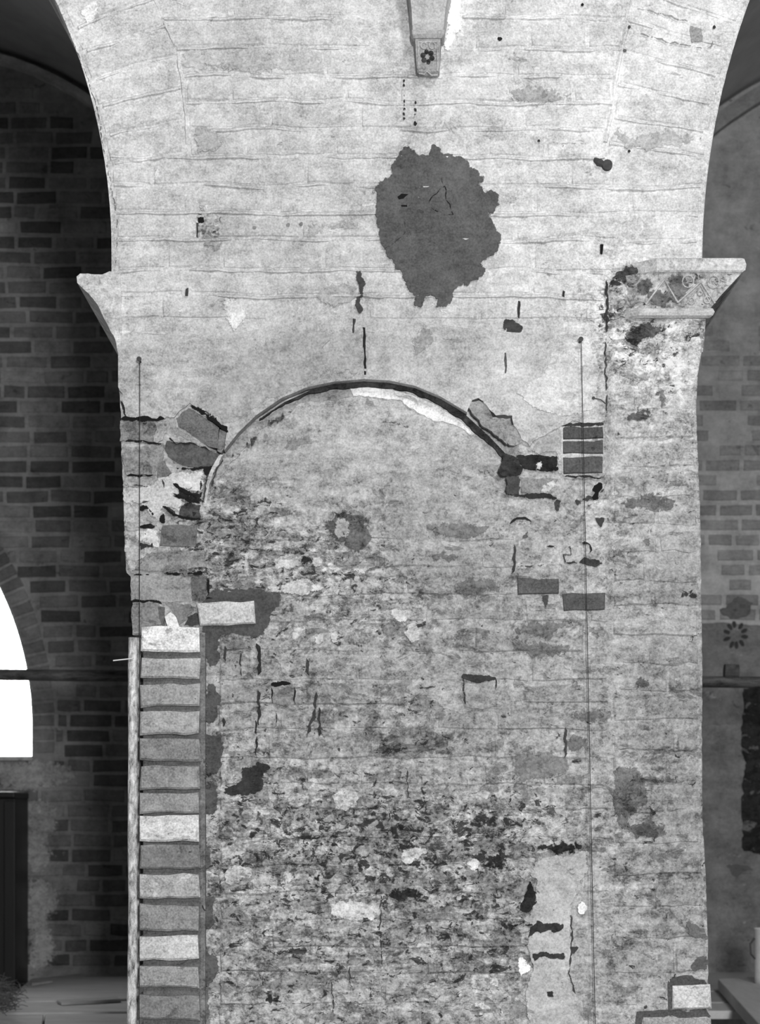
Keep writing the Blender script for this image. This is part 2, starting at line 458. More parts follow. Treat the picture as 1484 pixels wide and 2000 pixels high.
# ---- bricks
def wv(x, y):
    return Vector((2.0 * mnoise.noise(Vector((x / 40.0, y / 30.0, 7.7))), 5.5 * mnoise.noise(Vector((x / 95.0, y / 48.0, 1.3))) + 2.2 * mnoise.noise(Vector((x / 26.0, y / 48.0, 4.4)))))
def brick(name, c, h, mat, parent, attr=None, mul=1.0, depth=.035, jit=1.2, bev=2.6, tilt=.0015, nx=4, map_fn=V, dadd=0.0, warp=False):
    """c = TL, TR, BR, BL in px"""
    TL, TR, BR, BL = (Vector(p) for p in c)
    def pt(u, v): return (TL * (1 - u) + TR * u) * (1 - v) + (BL * (1 - u) + BR * u) * v
    wpx = max((TR - TL).length, 1); hpx = max((BL - TL).length, 1)
    bu, bv = min(bev / wpx, .2), min(bev / hpx, .25)
    us = [i / nx for i in range(nx + 1)]
    ring = [(u, 0) for u in us] + [(u, 1) for u in us[::-1]]
    n = len(ring); V_ = []; pp = []
    J = [Vector((random.uniform(-jit, jit), random.uniform(-jit, jit))) for _ in ring]
    for lvl in range(3):
        for (u, v), j in zip(ring, J):
            if lvl == 0:
                p = pt(bu + u * (1 - 2 * bu), bv + v * (1 - 2 * bv)) + j * .7; hh = h + tilt * (v - .5) * 2 + random.uniform(-.0006, .0006)
            else:
                p = pt(u, v) + j; hh = h - .0035 if lvl == 1 else h - depth
            if warp: p = p + wv(p.x, p.y)
            V_.append(map_fn(p.x, p.y, hh)); pp.append((p.x, p.y))
    F = []
    for i in range(nx): F.append([i, n - 1 - i, n - 2 - i, i + 1])
    for l in range(2):
        for i in range(n):
            k = (i + 1) % n; F.append([l * n + i, l * n + k, (l + 1) * n + k, (l + 1) * n + i])
    pp = np.array(pp)
    at = surf(pp[:, 0], pp[:, 1], mul, dadd) if attr is None else np.tile(np.asarray(attr, float), (len(pp), 1))
    return newobj(name, V_, F, mat, parent, at)

YU = [-22, 36, 96, 149, 200, 253, 308, 365, 418, 469, 529, 579, 628]
def ring_l(py): return float(np.interp(py, [-30, 0, 50, 100, 160, 220, 290, 700], [285, 300, 323, 344, 354, 361, 362, 362]))
def ring_r(py): return float(np.interp(py, [-30, 50, 150, 220, 290, 700], [1240, 1226, 1206, 1196, 1184, 1180]))
nbrick = 0
def row_bricks(x0, x1, y0, y1, lens, hbase, skip=None, seed=0, slope=0.0, gap=5, mulr=(.94, 1.05), hj=.0012):
    global nbrick
    r = random.Random(seed); x = x0; 
    first = True
    while x < x1 - 12:
        L = r.choice(lens) * r.uniform(.92, 1.08)
        if first: L *= r.uniform(.45, 1); first = False
        xe = min(x + L, x1)
        if x1 - xe < 40: xe = x1
        mx, my = (x + xe) / 2, (y0 + y1) / 2
        if not (skip and skip(mx, my)):
            s0, s1 = (x - 742) * slope, (xe - 742) * slope
            g = gap / 2; gx = g * .55
            brick('brick', [(x + gx, y0 + g + s0), (xe - gx, y0 + g + s1), (xe - gx, y1 - g + s1), (x + gx, y1 - g + s0)], hbase + r.uniform(-hj, hj), M_wall, wall_front, None, r.uniform(*mulr), jit=1.0 if y0 < 700 else 2.2, bev=4.2, nx=5, warp=True)
            nbrick += 1
        x = xe
# spandrel courses
for k in range(len(YU) - 1):
    y0, y1 = YU[k], YU[k + 1]; ym = (y0 + y1) / 2
    a = ring_l(ym) + 6 if ym < 300 else xl(ym) + 10
    b = ring_r(ym) - 6 if ym < 330 else (xr(ym) - 8 if ym < 520 else 1180)
    if k >= 10: a = xl(ym) + 10
    def sk(mx, my):
        return (790 < mx < 885 and my < 120) or (my > 570 and 560 < mx < 640)
    row_bricks(a, b, y0, y1, [105, 190, 215], 0.0, sk, 40 + k, 0.004, 7)
# arch rings: voussoirs following the two arches
def voussoirs(C, sgn, ringfn, pys):
    global nbrick
    for k in range(len(pys) - 1):
        def edge(py):                       # joint line through the ring at height py on the intrados
            a = math.asin((C[1] - py) / C[2])
            xi = C[0] + sgn * C[2] * math.cos(a)
            dirx, diry = sgn * math.cos(a) * -1, math.sin(a)
            # outward from the arch centre = into the wall
            ox, oy = sgn * math.cos(a), -math.sin(a)
            t = abs(ringfn(py - 30) - xi) / abs(ox)
            return (xi + ox * 9, py + oy * 9), (xi + ox * (t - 5), py + oy * (t - 5))
        a0, b0 = edge(pys[k]); a1, b1 = edge(pys[k + 1])
        g = 2.6
        q = [(a0[0], a0[1] + g), (b0[0], b0[1] + g), (b1[0], b1[1] - g), (a1[0], a1[1] - g)]
        if sgn < 0: q = [q[1], q[0], q[3], q[2]]
        brick('arch_brick', q, random.uniform(-.001, .001), M_wall, wall_front, None, random.uniform(.96, 1.05), bev=4.2, nx=5, warp=True); nbrick += 1
voussoirs((LC[0], LC[1], LC[2]), 1, ring_l, [-10, 62, 108, 160, 212, 268, 322])
voussoirs((RC[0], RC[1], RC[2]), -1, ring_r, [-14, 48, 98, 150, 206, 262, 310])
# proud ridges of lime along the bed joints
def ridge(pts, wd=5.0, ht=.0032, seed=0, keep=.22, name='lime_ridge'):
    P = [Vector(p) for p in pts]; Q = []
    for a, b in zip(P[:-1], P[1:]):
        n = max(1, int((b - a).length / 9))
        for k in range(n): Q.append(a + (b - a) * k / n)
    Q.append(P[-1]); vs_, fs, pp = [], [], []
    for i, p in enumerate(Q):
        t = (Q[min(i + 1, len(Q) - 1)] - Q[max(0, i - 1)]).normalized(); nn = Vector((-t.y, t.x))
        if nn.y < 0: nn = -nn
        a = mnoise.noise(Vector((p.x / 70.0, p.y / 50.0, seed + .5))) + keep
        f = max(0.0, min(1.0, a * 2.6)) * (.7 + .6 * random.random()); p = p + wv(p.x, p.y)
        w_ = wd * (.5 + .8 * f)
        for o_, h_ in ((-w_ * .9, -.003), (-w_ * .1, ht * f - .001 * (f < .05)), (w_ * .35, ht * f * .85 - .001 * (f < .05)), (w_ * .6, -.003)):
            q = p + nn * o_; vs_.append(V(q.x, q.y, h_)); pp.append((q.x, q.y))
    for i in range(len(Q) - 1):
        for k in range(3): fs.append([i * 4 + k, (i + 1) * 4 + k, (i + 1) * 4 + k + 1, i * 4 + k + 1])
    pp = np.array(pp); at = surf(pp[:, 0], pp[:, 1], 1.06)
    # face the camera
    a, b, c = (vs_[i] for i in fs[0][:3])
    if (b - a).cross(c - a).y > 0: fs = [f[::-1] for f in fs]
    newobj(name, vs_, fs, M_wall, wall_front, at)
for k, y in enumerate(YU[:-1]):
    a = ring_l(y) + 4 if y < 300 else xl(y) + 14
    b = ring_r(y) - 4 if y < 330 else (xr(y) - 12 if y < 520 else 1178)
    if 0 < y < 110:
        ridge([(a, y + (a - 742) * .004), (786, y)], 5.5, .0052, k); ridge([(905, y), (b, y + (b - 742) * .004)], 5.5, .0052, k)
    elif k > 0: ridge([(a, y + (a - 742) * .004), (b, y + (b - 742) * .004)], 5.5, .0052, k)
for fn, C, sg, pys in ((ring_l, LC, 1, [62, 108, 160, 212, 268, 322]), (ring_r, RC, -1, [48, 98, 150, 206, 262, 310])):
    for py in pys:
        an = math.asin((C[1] - py) / C[2]); xi = C[0] + sg * C[2] * math.cos(an); ox, oy = sg * math.cos(an), -math.sin(an); t = abs(fn(py - 30) - xi) / abs(ox)
        q = [(xi + ox * 20, py + oy * 20), (xi + ox * (t - 5), py + oy * (t - 5))]
        if sg < 0: q = q[::-1]
        ridge(q, 5.5, .0052, py, .3)
    ridge([(fn(y) + (3 if sg > 0 else -3), y) for y in range(-20, 291, 30)], 6, .004, 77, .35)
# walled-up arch and lower pier courses
YL = [1008, 1060, 1111, 1165, 1216, 1276, 1332, 1379, 1428, 1485, 1535, 1584, 1641, 1695, 1748, 1801, 1854, 1903, 1965, 2022]
def sk_low(mx, my):
    if my > 1660 and 1020 < mx < 1150 and not (1740 < my < 1760): return True
    return False
for k in range(len(YL) - 1):
    y0, y1 = YL[k], YL[k + 1]; ym = (y0 + y1) / 2
    a = 404 if ym < 1230 else 428
    b = 1008 if ym < 1170 else 1196
    row_bricks(a, b, y0, y1, [110, 120, 200, 220], 0.0 if ym > 1100 else -.001, sk_low, 90 + k, 0.0, 5, (.86, 1.10), .002)
# pilaster at the right edge
YP = [748, 805, 862, 918, 975, 1030, 1085, 1140, 1187, 1245, 1300, 1355, 1410, 1470, 1530, 1590, 1650, 1712, 1775, 1835, 1903]
for k in range(len(YP) - 1):
    y0, y1 = YP[k], YP[k + 1]; ym = (y0 + y1) / 2
    row_bricks(1196, xr(ym) - 5, y0, y1, [110, 185], 0.016 - 0.012 * smooth(1000, 1350, ym), None, 140 + k, 0.0, 5, (.88, 1.08), .002)
for k, (a, b) in enumerate([(1968, 1305), (1968, 1250)]):
    pass
row_bricks(1200, 1302, 1907, 1966, [110], 0.003, None, 300)
row_bricks(1200, 1250, 1970, 2030, [110], 0.003, None, 301)

# ---- plaster sheet over the blind arch, broken along its lower edge
def arch_between(xa, xb):
    return [p for p in ARCH if xa <= p[0] <= xb]
plaster_left = [(231, 660), (250, 650), (330, 655), (420, 662), (520, 640), (600, 628), (705, 622), (800, 628), (900, 640), (1000, 650), (1080, 655), (1182, 650), (1182, 822), (1150, 826), (1118, 822), (1095, 832), (1068, 848), (1040, 862), (1034, 872), (1018, 858), (1003, 832), (1000, 812), (968, 812), (950, 792), (934, 778), (922, 782), (916, 795), (912, 806)]
arch_mid = [p for p in ARCH[::-1] if 440 < p[0] < 905]
plaster_right = [(438, 880), (446, 842), (432, 834), (408, 818), (390, 806), (371, 788), (352, 802), (341, 816), (325, 815), (322, 819), (262, 818), (246, 816), (243, 800), (240, 770), (231, 756)]
edge = ragged(plaster_left, .05, 12, 3)[:-1]
poly = plaster_left[:12] + ragged(plaster_left[12:], .10, 9, 5) if False else None
def open_ragged(pts, amp, seg, seed):
    r = ragged(pts, amp, seg, seed)
    # drop the closing run that ragged() adds from the last to the first point
    last = pts[-1]; i = max(j for j, p in enumerate(r) if abs(p[0] - last[0]) < 1e-2 and abs(p[1] - last[1]) < 1e-2)
    return r[:i + 1]
sheet = plaster_left[:12] + open_ragged(plaster_left[12:], .10, 9, 5) + arch_mid + open_ragged(plaster_right, .10, 9, 6)
def sheet_attr(x, y):
    a = surf(x, y, 1.0); a[:, 2] *= .6; return a
slab('plaster_sheet', sheet, 0.0055, 0.062, M_wall, wall_front, sheet_attr, 22, 0.004, V, .001)
# reveal of the blind arch beyond the sheet: lunette edge strips
def strip(name, up, lo, h, tone, d=0, l=0, back=.02, seed=1, amp=.12):
    poly = up + open_ragged(lo[::-1], amp, 8, seed)
    slab(name, poly, h, back, M_wall, wall_front, tonecol(tone, 800, d, l), 20, .001)
strip('plaster_strip', [(683, 752), (715, 751), (760, 755), (805, 766), (850, 785), (890, 810), (915, 830), (928, 842)], [(690, 768), (735, 770), (782, 775), (798, 790), (815, 800), (842, 812), (850, 818), (880, 822), (905, 832), (922, 846)], -.034, 228, 0, .2)
strip('plaster_strip', [(500, 824), (550, 788), (600, 765), (645, 756), (683, 752)], [(505, 834), (556, 806), (586, 781), (640, 775), (690, 768)], -.036, 150, .1, .3, seed=4)
strip('plaster_strip', [(415, 930), (436, 896), (470, 853), (500, 824)], [(420, 936), (444, 905), (478, 868), (505, 838)], -.034, 160, .2, .2, seed=5)

ARCHSHADE = [(505, 815, 1.5), (555, 782, 2.5), (605, 760, 3.5), (655, 749, 5), (710, 745, 5.5), (765, 748, 5.5), (815, 759, 6), (865, 781, 7), (912, 812, 8), (955, 851, 8), (985, 882, 7), (1012, 912, 5)]
def arch_gap_shade():  # dark strip paints the shadow line under the arch edge along its gap
    up = [(x, y - w_ * .5) for x, y, w_ in ARCHSHADE]; lo = [(x - (w_ * .5 if x > 800 else -w_ * .3), y + w_) for x, y, w_ in ARCHSHADE]
    slab('arch_gap_shade', up + open_ragged(lo[::-1], .08, 9, 3), -.026, .012, M_wall, wall_front, (.045, .4, .1), None)
arch_gap_shade()
# ---- patches: mortar fills, smears, flakes, exposed brick faces.   (name, outline, tone, dark, light, proud, raggedness)
SOFT = {'stain': 14, 'mortar_patch': 7, 'mortar_smear': 6, 'plaster_patch': 14, 'plaster_flake': 7, 'hollow': 3.2, 'render_patch': 6, 'pit': 2.5, 'bedding_mortar': 7}
def film(name, poly, h, colr, soft, wob=0.0, map_fn=V, parent=None):
    c = np.array(poly).mean(0)
    a = np.array(poly); d = a - c; L = np.linalg.norm(d, axis=1, keepdims=True); a = c + d * (1 + np.minimum(soft * .55, L * .5) / np.maximum(L, 1)); poly = [tuple(p) for p in a]
    vo, fo = cdt(poly, max(soft * .9, 2.0))
    if not fo: return None
    P = np.array([(p.x, p.y) for p in vo]); A = np.array(poly); Bp = np.roll(A, -1, 0); dist = np.full(len(P), 1e9)
    for p, q in zip(A, Bp):
        v = q - p; t = np.clip(((P - p) @ v) / max(v @ v, 1e-9), 0, 1); dist = np.minimum(dist, np.linalg.norm(P - (p + t[:, None] * v), axis=1))
    al = np.clip(dist / soft, 0, 1)
    verts = [map_fn(p.x, p.y, h + wob * mnoise.noise(Vector((p.x / 23.0, p.y / 23.0, 3.1)))) for p in vo]
    faces = []
    for f in fo:
        x, y, z = (verts[i] for i in f); faces.append(list(f) if (y - x).cross(z - x).y < 0 else list(f)[::-1])
    at = np.concatenate([np.tile(np.asarray(colr, float), (len(P), 1)), al[:, None]], 1)
    return newobj(name, verts, faces, M_film, wall_front if parent is None else parent, at)
def patch(name, pts, tone, h=.0045, d=0.0, l=0.0, amp=.16, seg=8, step=26, back=.016, wob=.001, mat=None, seed=None, parent=None, label=None):
    global pseed
    pseed += 1
    ys = sum(p[1] for p in pts) / len(pts)
    poly = ragged(pts, amp, seg, pseed if seed is None else seed) if amp else pts
    soft = SOFT.get(name)
    if soft and mat is None:
        o = film(name, poly, h, tonecol(tone, ys, d, l), soft, wob)
        if o and label: o['label'] = label
        return o
    o = slab(name, poly, h, back, mat or M_wall, parent or wall_front, tonecol(tone, ys, d, l), step, wob)
    if o and label: o['label'] = label
    return o
pseed = 0
blob = [(785, 285), (797, 288), (829, 305), (841, 293), (849, 280), (863, 293), (879, 302), (890, 307), (911, 312), (921, 332), (940, 344), (954, 354), (937, 364), (977, 376), (972, 404), (957, 425), (974, 451), (980, 472), (964, 500), (941, 512), (947, 540), (913, 557), (893, 561), (886, 591), (852, 604), (844, 598), (849, 581), (829, 588), (825, 604), (805, 591), (795, 561), (785, 534), (768, 513), (756, 500), (743, 472), (736, 438), (735, 404), (733, 374), (740, 359), (762, 347), (765, 323), (778, 303)]
patch('mortar_patch', blob, 91, .006, 0, 0, .2, 5, label='large dark grey mortar patch on the spandrel')
DK = 'mortar_smear'
patch(DK, [(694, 533), (708, 532), (713, 550), (709, 571), (706, 588), (708, 611), (697, 608), (692, 594), (698, 574), (693, 547)], 72)
patch(DK, [(981, 630), (1000, 625), (1027, 635), (1020, 646), (1004, 660), (998, 682), (984, 685), (980, 665), (988, 648)], 66)
patch('crack_and_shade', [(708, 640), (713, 641), (714, 690), (715, 733), (711, 733), (711, 690)], 40, .0062, amp=.06)
patch('crack_and_shade', [(689, 623), (695, 624), (692, 636), (691, 655), (688, 655), (689, 634)], 70, .0062, amp=.06)
patch('crack_and_shade', [(985, 690), (988, 690), (988, 730), (985, 730)], 80, .0062, amp=.06)
patch('crack_and_shade', [(1012, 588), (1016, 590), (1014, 622), (1011, 620)], 55, amp=.05)
patch('crack_and_shade', [(1099, 568), (1103, 570), (1102, 581), (1098, 578)], 50, amp=.05)
patch('crack_and_shade', [(1172, 478), (1178, 478), (1176, 497), (1172, 496)], 12, amp=.02)
patch('crack_and_shade', [(363, 565), (368, 563), (367, 578), (362, 578)], 60, amp=.05)
patch('plaster_patch', [(617, 580), (640, 558), (680, 552), (694, 565), (692, 590), (660, 597), (625, 592)], 165, .0035, amp=.08)
patch('plaster_patch', [(381, 250), (400, 247), (432, 262), (436, 278), (420, 298), (388, 300), (381, 275)], 176, .004, amp=.08)
patch('plaster_patch', [(1190, 243), (1203, 250), (1220, 245), (1236, 262), (1300, 250), (1350, 256), (1348, 282), (1230, 290), (1205, 272)], 182, .003, amp=.15)
patch('plaster_patch', [(988, 172), (1070, 170), (1125, 180), (1118, 196), (1080, 200), (1048, 204), (1010, 198)], 172, .003, amp=.15)
patch('plaster_patch', [(843, 240), (880, 232), (905, 245), (880, 262), (850, 258)], 190, .003)
patch('plaster_patch', [(355, 92), (440, 96), (520, 100), (600, 104), (640, 140), (560, 142), (470, 138), (360, 140)], 186, .0028, amp=.12)
patch('plaster_patch', [(600, 428), (650, 438), (705, 425), (722, 432), (690, 448), (640, 452), (606, 470)], 170, .003)
patch('plaster_patch', [(395, 460), (420, 468), (438, 478), (425, 490), (400, 480)], 165, .004)
patch('plaster_flake', [(163, 14), (175, 12), (180, 6), (190, 8), (188, 28), (182, 42), (170, 45), (162, 34)], 253, .005, amp=.12)
patch('plaster_flake', [(880, -20), (907, -20), (902, 18), (898, 34), (906, 55), (892, 66), (888, 78), (880, 96), (867, 112), (866, 88), (874, 60)], 252, .004, amp=.10)
patch('plaster_patch', [(430, 575), (460, 588), (480, 610), (470, 640), (455, 645), (440, 610)], 206, .004)
patch('plaster_flake', [(1075, 690), (1110, 680), (1170, 700), (1165, 800), (1100, 815), (1040, 800), (1010, 770), (1050, 740)], 205, .0075, l=.3)
patch('plaster_patch', [(380, 790), (440, 720), (500, 680), (560, 650), (700, 645), (704, 735), (640, 735), (560, 765), (500, 800), (450, 830), (420, 815)], 163, .0072, l=.2, amp=.1)
patch('plaster_patch', [(800, 665), (835, 640), (850, 660), (822, 690), (820, 712), (812, 690)], 150, .0075)
for (x, y, r_, t) in [(1137, 11, 3.5, 25), (976, 77, 4.5, 40), (1228, 54, 3, 90), (1395, 54, 3, 60), (1220, 100, 3.5, 110), (1228, 296, 2.5, 50), (1052, 276, 3, 60), (1100, 285, 2.5, 120), (730, 375, 3, 150), (1105, 730, 3, 60), (300, 690, 2.5, 60), (588, 438, 4, 120), (497, 445, 3.5, 130), (563, 440, 4, 130)]:
    patch('pit', [(x + r_ * math.cos(a) * 1.1, y + r_ * math.sin(a)) for a in np.linspace(0, 6.28, 8)[:-1]], t, .004, amp=.1, seg=3, step=None)
# putlog hole with crumbling edge at the left
patch('plaster_patch', [(382, 405), (398, 400), (410, 412), (425, 420), (430, 440), (424, 468), (404, 474), (388, 464), (384, 440), (380, 425)], 168, .003, d=.5, l=.6)
patch('pit', [(386, 426), (398, 425), (400, 435), (388, 438)], 10, .005, amp=.05)
patch('crack_and_shade', [(384, 436), (388, 437), (387, 465), (384, 462)], 70, .005, amp=.06)
# dotted marks under the corbel
for x0 in (789, 811):
    y = 158
    r_ = random.Random(int(x0))
    while y < 246:
        q = r_.uniform(1.4, 3.6); patch('pit', [(x0 + r_.uniform(-1.5, 1.5) + q * math.cos(a) * .8, y + q * 1.4 * math.sin(a)) for a in np.linspace(0, 6.28, 7)[:-1]], 55, .004, amp=.1, seg=3, step=None); y += r_.uniform(6, 12)
# nicks in the big patch
patch('crack_and_shade', [(776, 386), (784, 380), (797, 381), (788, 389), (779, 391)], 15, .0075, amp=.05)
patch('crack_and_shade', [(783, 402), (795, 402), (795, 405), (784, 405)], 25, .0075, amp=.03)
def dark_line(pts, wd, tone, h=.0062, name='crack_and_shade', seed=1):
    r_ = random.Random(seed); L = []; Rr = []
    P = [Vector(p) for p in pts]; Q = []
    for a, b in zip(P[:-1], P[1:]):
        n = max(1, int((b - a).length / 8))
        for k in range(n): Q.append(a + (b - a) * k / n)
    Q.append(P[-1])
    for i, p in enumerate(Q):
        t = (Q[min(i + 1, len(Q) - 1)] - Q[max(0, i - 1)]).normalized(); nn = Vector((-t.y, t.x))
        ww = wd * r_.uniform(.35, .75) * (1 if 0 < i < len(Q) - 1 else .3); p = p + nn * r_.uniform(-1, 1) * min(wd, 2)
        L.append(p + nn * ww); Rr.append(p - nn * ww)
    poly = [(p.x, p.y) for p in L] + [(p.x, p.y) for p in Rr[::-1]]
    return film(name, poly, h, tonecol(tone, pts[0][1]), max(1.0, wd * .3))
dark_line([(835, 404), (845, 385), (868, 366), (872, 392), (884, 420), (865, 420), (840, 405)], 2.4, 35, .0075)
dark_line([(866, 368), (862, 345)], 2, 60, .0075); dark_line([(788, 430), (792, 455), (768, 475), (745, 495)], 2, 65, .0075)
dark_line([(1183, 548), (1185, 600), (1184, 650)], 5, 55, .0085)  # dark line paints the shaded left flank of the pilaster
dark_line([(1182, 668), (1181, 700), (1184, 780), (1182, 815)], 3.4, 70, .0085)  # lower run of the painted pilaster edge shade
st_late = [(1184, 560), (1192, 548), (1196, 575), (1189, 620), (1184, 610)]

dark_line([(228, 418), (215, 350), (203, 290), (190, 215), (172, 155), (150, 100), (125, 45)], 2.2, 105, .004)
dark_line([(229, 424), (228, 470), (225, 525)], 2.0, 105, .004)
patch('pit', [(1346, 50), (1370, 56), (1372, 82), (1348, 86)], 168, .004, amp=.08)
dark_line([(1260, 20), (1300, 32), (1345, 44)], 3, 150, .005); dark_line([(1246, 66), (1300, 82), (1375, 97)], 3, 145, .005); dark_line([(1394, 76), (1388, 90), (1378, 97)], 2.5, 140, .005)
# --- left exposed brick area
EB = 'exposed_brick'
def eb(pts, tone, h=.003, d=.12, l=.1, amp=.08, name=EB, wob=.0015): return patch(name, pts, tone - 11, h, d + .08, l, amp, 8, 16, .03, wob, M_brick)
eb([(235, 822), (299, 822), (306, 838), (298, 867), (234, 862)], 132, d=.35)
eb([(300, 822), (343, 818), (345, 835), (380, 858), (405, 876), (380, 866), (340, 848), (308, 846)], 158, .001, name='bedding_mortar')
eb([(344, 817), (369, 797), (395, 812), (428, 836), (428, 877), (407, 872), (375, 850), (348, 833)], 118, .0)
eb([(429, 838), (447, 846), (432, 884), (424, 880)], 128, -.004)
eb([(326, 861), (344, 864), (381, 867), (418, 884), (430, 888), (424, 911), (388, 912), (355, 908), (329, 892), (322, 876)], 96, .002)
eb([(239, 872), (321, 869), (320, 894), (307, 913), (305, 929), (247, 928), (238, 894)], 146, .003, d=.25)
eb([(309, 905), (322, 900), (336, 925), (325, 932), (308, 933)], 122, .004)
patch('crack_and_shade', [(300, 862), (300, 852), (310, 845), (322, 848), (318, 860), (305, 868)], 170, .005)
patch('bedding_mortar', [(306, 932), (340, 920), (395, 921), (398, 950), (392, 962), (350, 958), (352, 990), (352, 1005), (330, 990), (318, 995), (318, 1040), (300, 1010), (275, 985), (262, 988), (241, 985), (241, 960), (270, 952), (300, 948)], 196, .003, l=.3)
patch('bedding_mortar', [(241, 932), (300, 933), (298, 950), (242, 955)], 150, .002, d=.3)
patch('hollow', [(338, 912), (380, 913), (426, 910), (414, 931), (400, 930), (393, 918), (360, 920)], 32, .004, amp=.12)
patch('hollow', [(339, 944), (352, 952), (362, 960), (378, 962), (395, 960), (396, 985), (375, 976), (352, 975), (338, 968), (350, 964)], 38, .005, d=.3, amp=.25)
patch('hollow', [(352, 990), (372, 980), (396, 985), (392, 1012), (365, 1012), (340, 1008), (318, 992), (322, 990), (350, 1004)], 62, .004, d=.5, amp=.2)
patch('hollow', [(267, 990), (285, 987), (297, 998), (302, 1006), (318, 1003), (322, 1012), (320, 1026), (313, 1022), (310, 1008), (297, 1007), (290, 997), (275, 1000)], 28, .005, amp=.2)
patch('bedding_mortar', [(243, 1005), (268, 1000), (310, 1012), (312, 1070), (295, 1078), (270, 1098), (262, 1118), (250, 1118), (244, 1080)], 172, .003, d=.15, l=.35)
patch('plaster_flake', [(268, 1036), (306, 1035), (311, 1072), (300, 1070), (290, 1060), (268, 1058)], 212, .0055, amp=.06)
patch('hollow', [(272, 1030), (280, 1024), (308, 1025), (305, 1031), (290, 1032), (275, 1033)], 45, .006, d=.3, amp=.2)
patch('hollow', [(268, 1059), (282, 1062), (292, 1064), (297, 1058), (300, 1072), (285, 1070), (276, 1074), (274, 1063)], 55, .0065, amp=.1)
eb([(318, 1027), (352, 1025), (385, 1027), (382, 1069), (345, 1068), (312, 1066)], 116, .006, d=0, amp=.04)
eb([(264, 1112), (272, 1097), (300, 1080), (345, 1078), (400, 1077), (402, 1108), (360, 1114), (300, 1117)], 142, .0035, d=.3)
patch('bedding_mortar', [(322, 1071), (398, 1071), (398, 1077), (318, 1079)], 178, .004)
patch('hollow', [(250, 1122), (320, 1120), (345, 1117), (402, 1114), (404, 1122), (352, 1123), (310, 1124), (262, 1127)], 20, .0045, amp=.12)
eb([(256, 1128), (320, 1125), (373, 1127), (374, 1160), (372, 1176), (320, 1176), (300, 1172), (256, 1173)], 152, .003, d=.1)
eb([(375, 1127), (402, 1126), (404, 1150), (400, 1174), (376, 1172)], 108, .0035, d=.3)
dark_line([(405, 1125), (408, 1150), (404, 1168), (418, 1170)], 5, 20, .007)
dark_line([(256, 1174), (300, 1175), (318, 1180)], 5, 30, .007)
eb([(259, 1182), (306, 1180), (310, 1205), (318, 1224), (318, 1240), (259, 1240)], 136, .002, d=.12)
eb([(308, 1184), (322, 1186), (322, 1222), (316, 1222)], 100, .001)
eb([(322, 1178), (372, 1180), (380, 1190), (350, 1220), (338, 1195)], 128, .001)
patch('brick_shard', [(323, 1206), (334, 1197), (343, 1204), (352, 1226), (330, 1227)], 214, .016, l=.2, amp=.06, back=.03)
patch('hollow', [(357, 1222), (366, 1205), (385, 1194), (393, 1222)], 66, .004)
dark_line([(236, 818), (270, 820), (322, 819)], 8, 14, .0068); dark_line([(372, 792), (398, 806), (430, 830), (446, 846)], 9, 14, .0068)  # both lines paint the shadow below the broken plaster edge
dark_line([(243, 862), (270, 862), (300, 868), (322, 866)], 4, 30); dark_line([(247, 929), (300, 930)], 4, 20)
dark_line([(235, 780), (243, 800), (247, 817)], 3.5, 40, .008)
dark_line([(326, 853), (345, 868), (382, 868), (416, 884)], 3.5, 40)
dark_line([(338, 944), (352, 955), (366, 962), (385, 975)], 7, 28, .0075); dark_line([(338, 966), (352, 972), (372, 978), (392, 984)], 6, 26, .0075, seed=4); dark_line([(318, 988), (340, 1004), (365, 1012), (392, 1015)], 6, 26, .0075, seed=6)
dark_line([(272, 984), (292, 980)], 3, 70, .007); dark_line([(258, 948), (285, 950), (300, 948)], 2.5, 70, .007); dark_line([(393, 935), (392, 958)], 4, 45, .007); dark_line([(318, 936), (321, 955)], 3, 60, .007)
patch('plaster_strip', [(430, 888), (436, 889), (416, 926), (408, 955), (404, 990), (398, 990), (402, 950), (410, 922)], 182, .005, d=.1, amp=.08)
dark_line([(438, 893), (420, 925), (411, 955)], 3, 60, .005); dark_line([(398, 985), (401, 955), (409, 924)], 3, 70, .007)
st_dark = [(446, 905), (470, 890), (480, 900), (455, 915)]

# --- mortar and new brick round the quoin repair
patch('mortar_patch', [(404, 1160), (432, 1150), (480, 1152), (550, 1160), (545, 1190), (530, 1198), (515, 1238), (490, 1245), (470, 1240), (440, 1240), (432, 1260), (430, 1300), (404, 1308), (396, 1270), (396, 1228), (392, 1180)], 76, .003, d=.05)
brick('brick', [(387, 1178), (498, 1176), (499, 1219), (391, 1223)], .016, M_brick, wall_front, tonecol(188, 1200, .08, .3), 1, .04, 2.0, 3)['label'] = 'single pale new brick set in dark mortar'
for pts, t in [([(404, 1335), (418, 1338), (432, 1362), (428, 1380), (412, 1420), (404, 1425)], 76), ([(396, 1434), (432, 1433), (437, 1460), (434, 1490), (424, 1512), (398, 1505)], 74),
               ([(398, 1530), (424, 1532), (426, 1575), (418, 1592), (398, 1590)], 78), ([(400, 1650), (416, 1648), (412, 1690), (400, 1700)], 84), ([(396, 1752), (420, 1755), (422, 1800), (412, 1815), (396, 1812)], 80),
               ([(396, 1860), (425, 1862), (428, 1900), (410, 1925), (396, 1920)], 78), ([(396, 1930), (408, 1930), (406, 1990), (396, 1990)], 90)]:
    patch('mortar_patch', pts, t, .003, d=.1)
patch('mortar_patch', [(470, 1500), (520, 1490), (535, 1500), (512, 1522), (505, 1545), (470, 1552), (436, 1548), (440, 1530), (470, 1525)], 48, .004, d=.2, amp=.25)
patch('mortar_patch', [(1307, 1912), (1340, 1904), (1370, 1903), (1382, 1925), (1308, 1926)], 72, .004, amp=.06, mat=M_brick)
patch('mortar_patch', [(1304, 1915), (1313, 1922), (1312, 1970), (1304, 1972)], 78, .004, amp=.05, mat=M_brick)
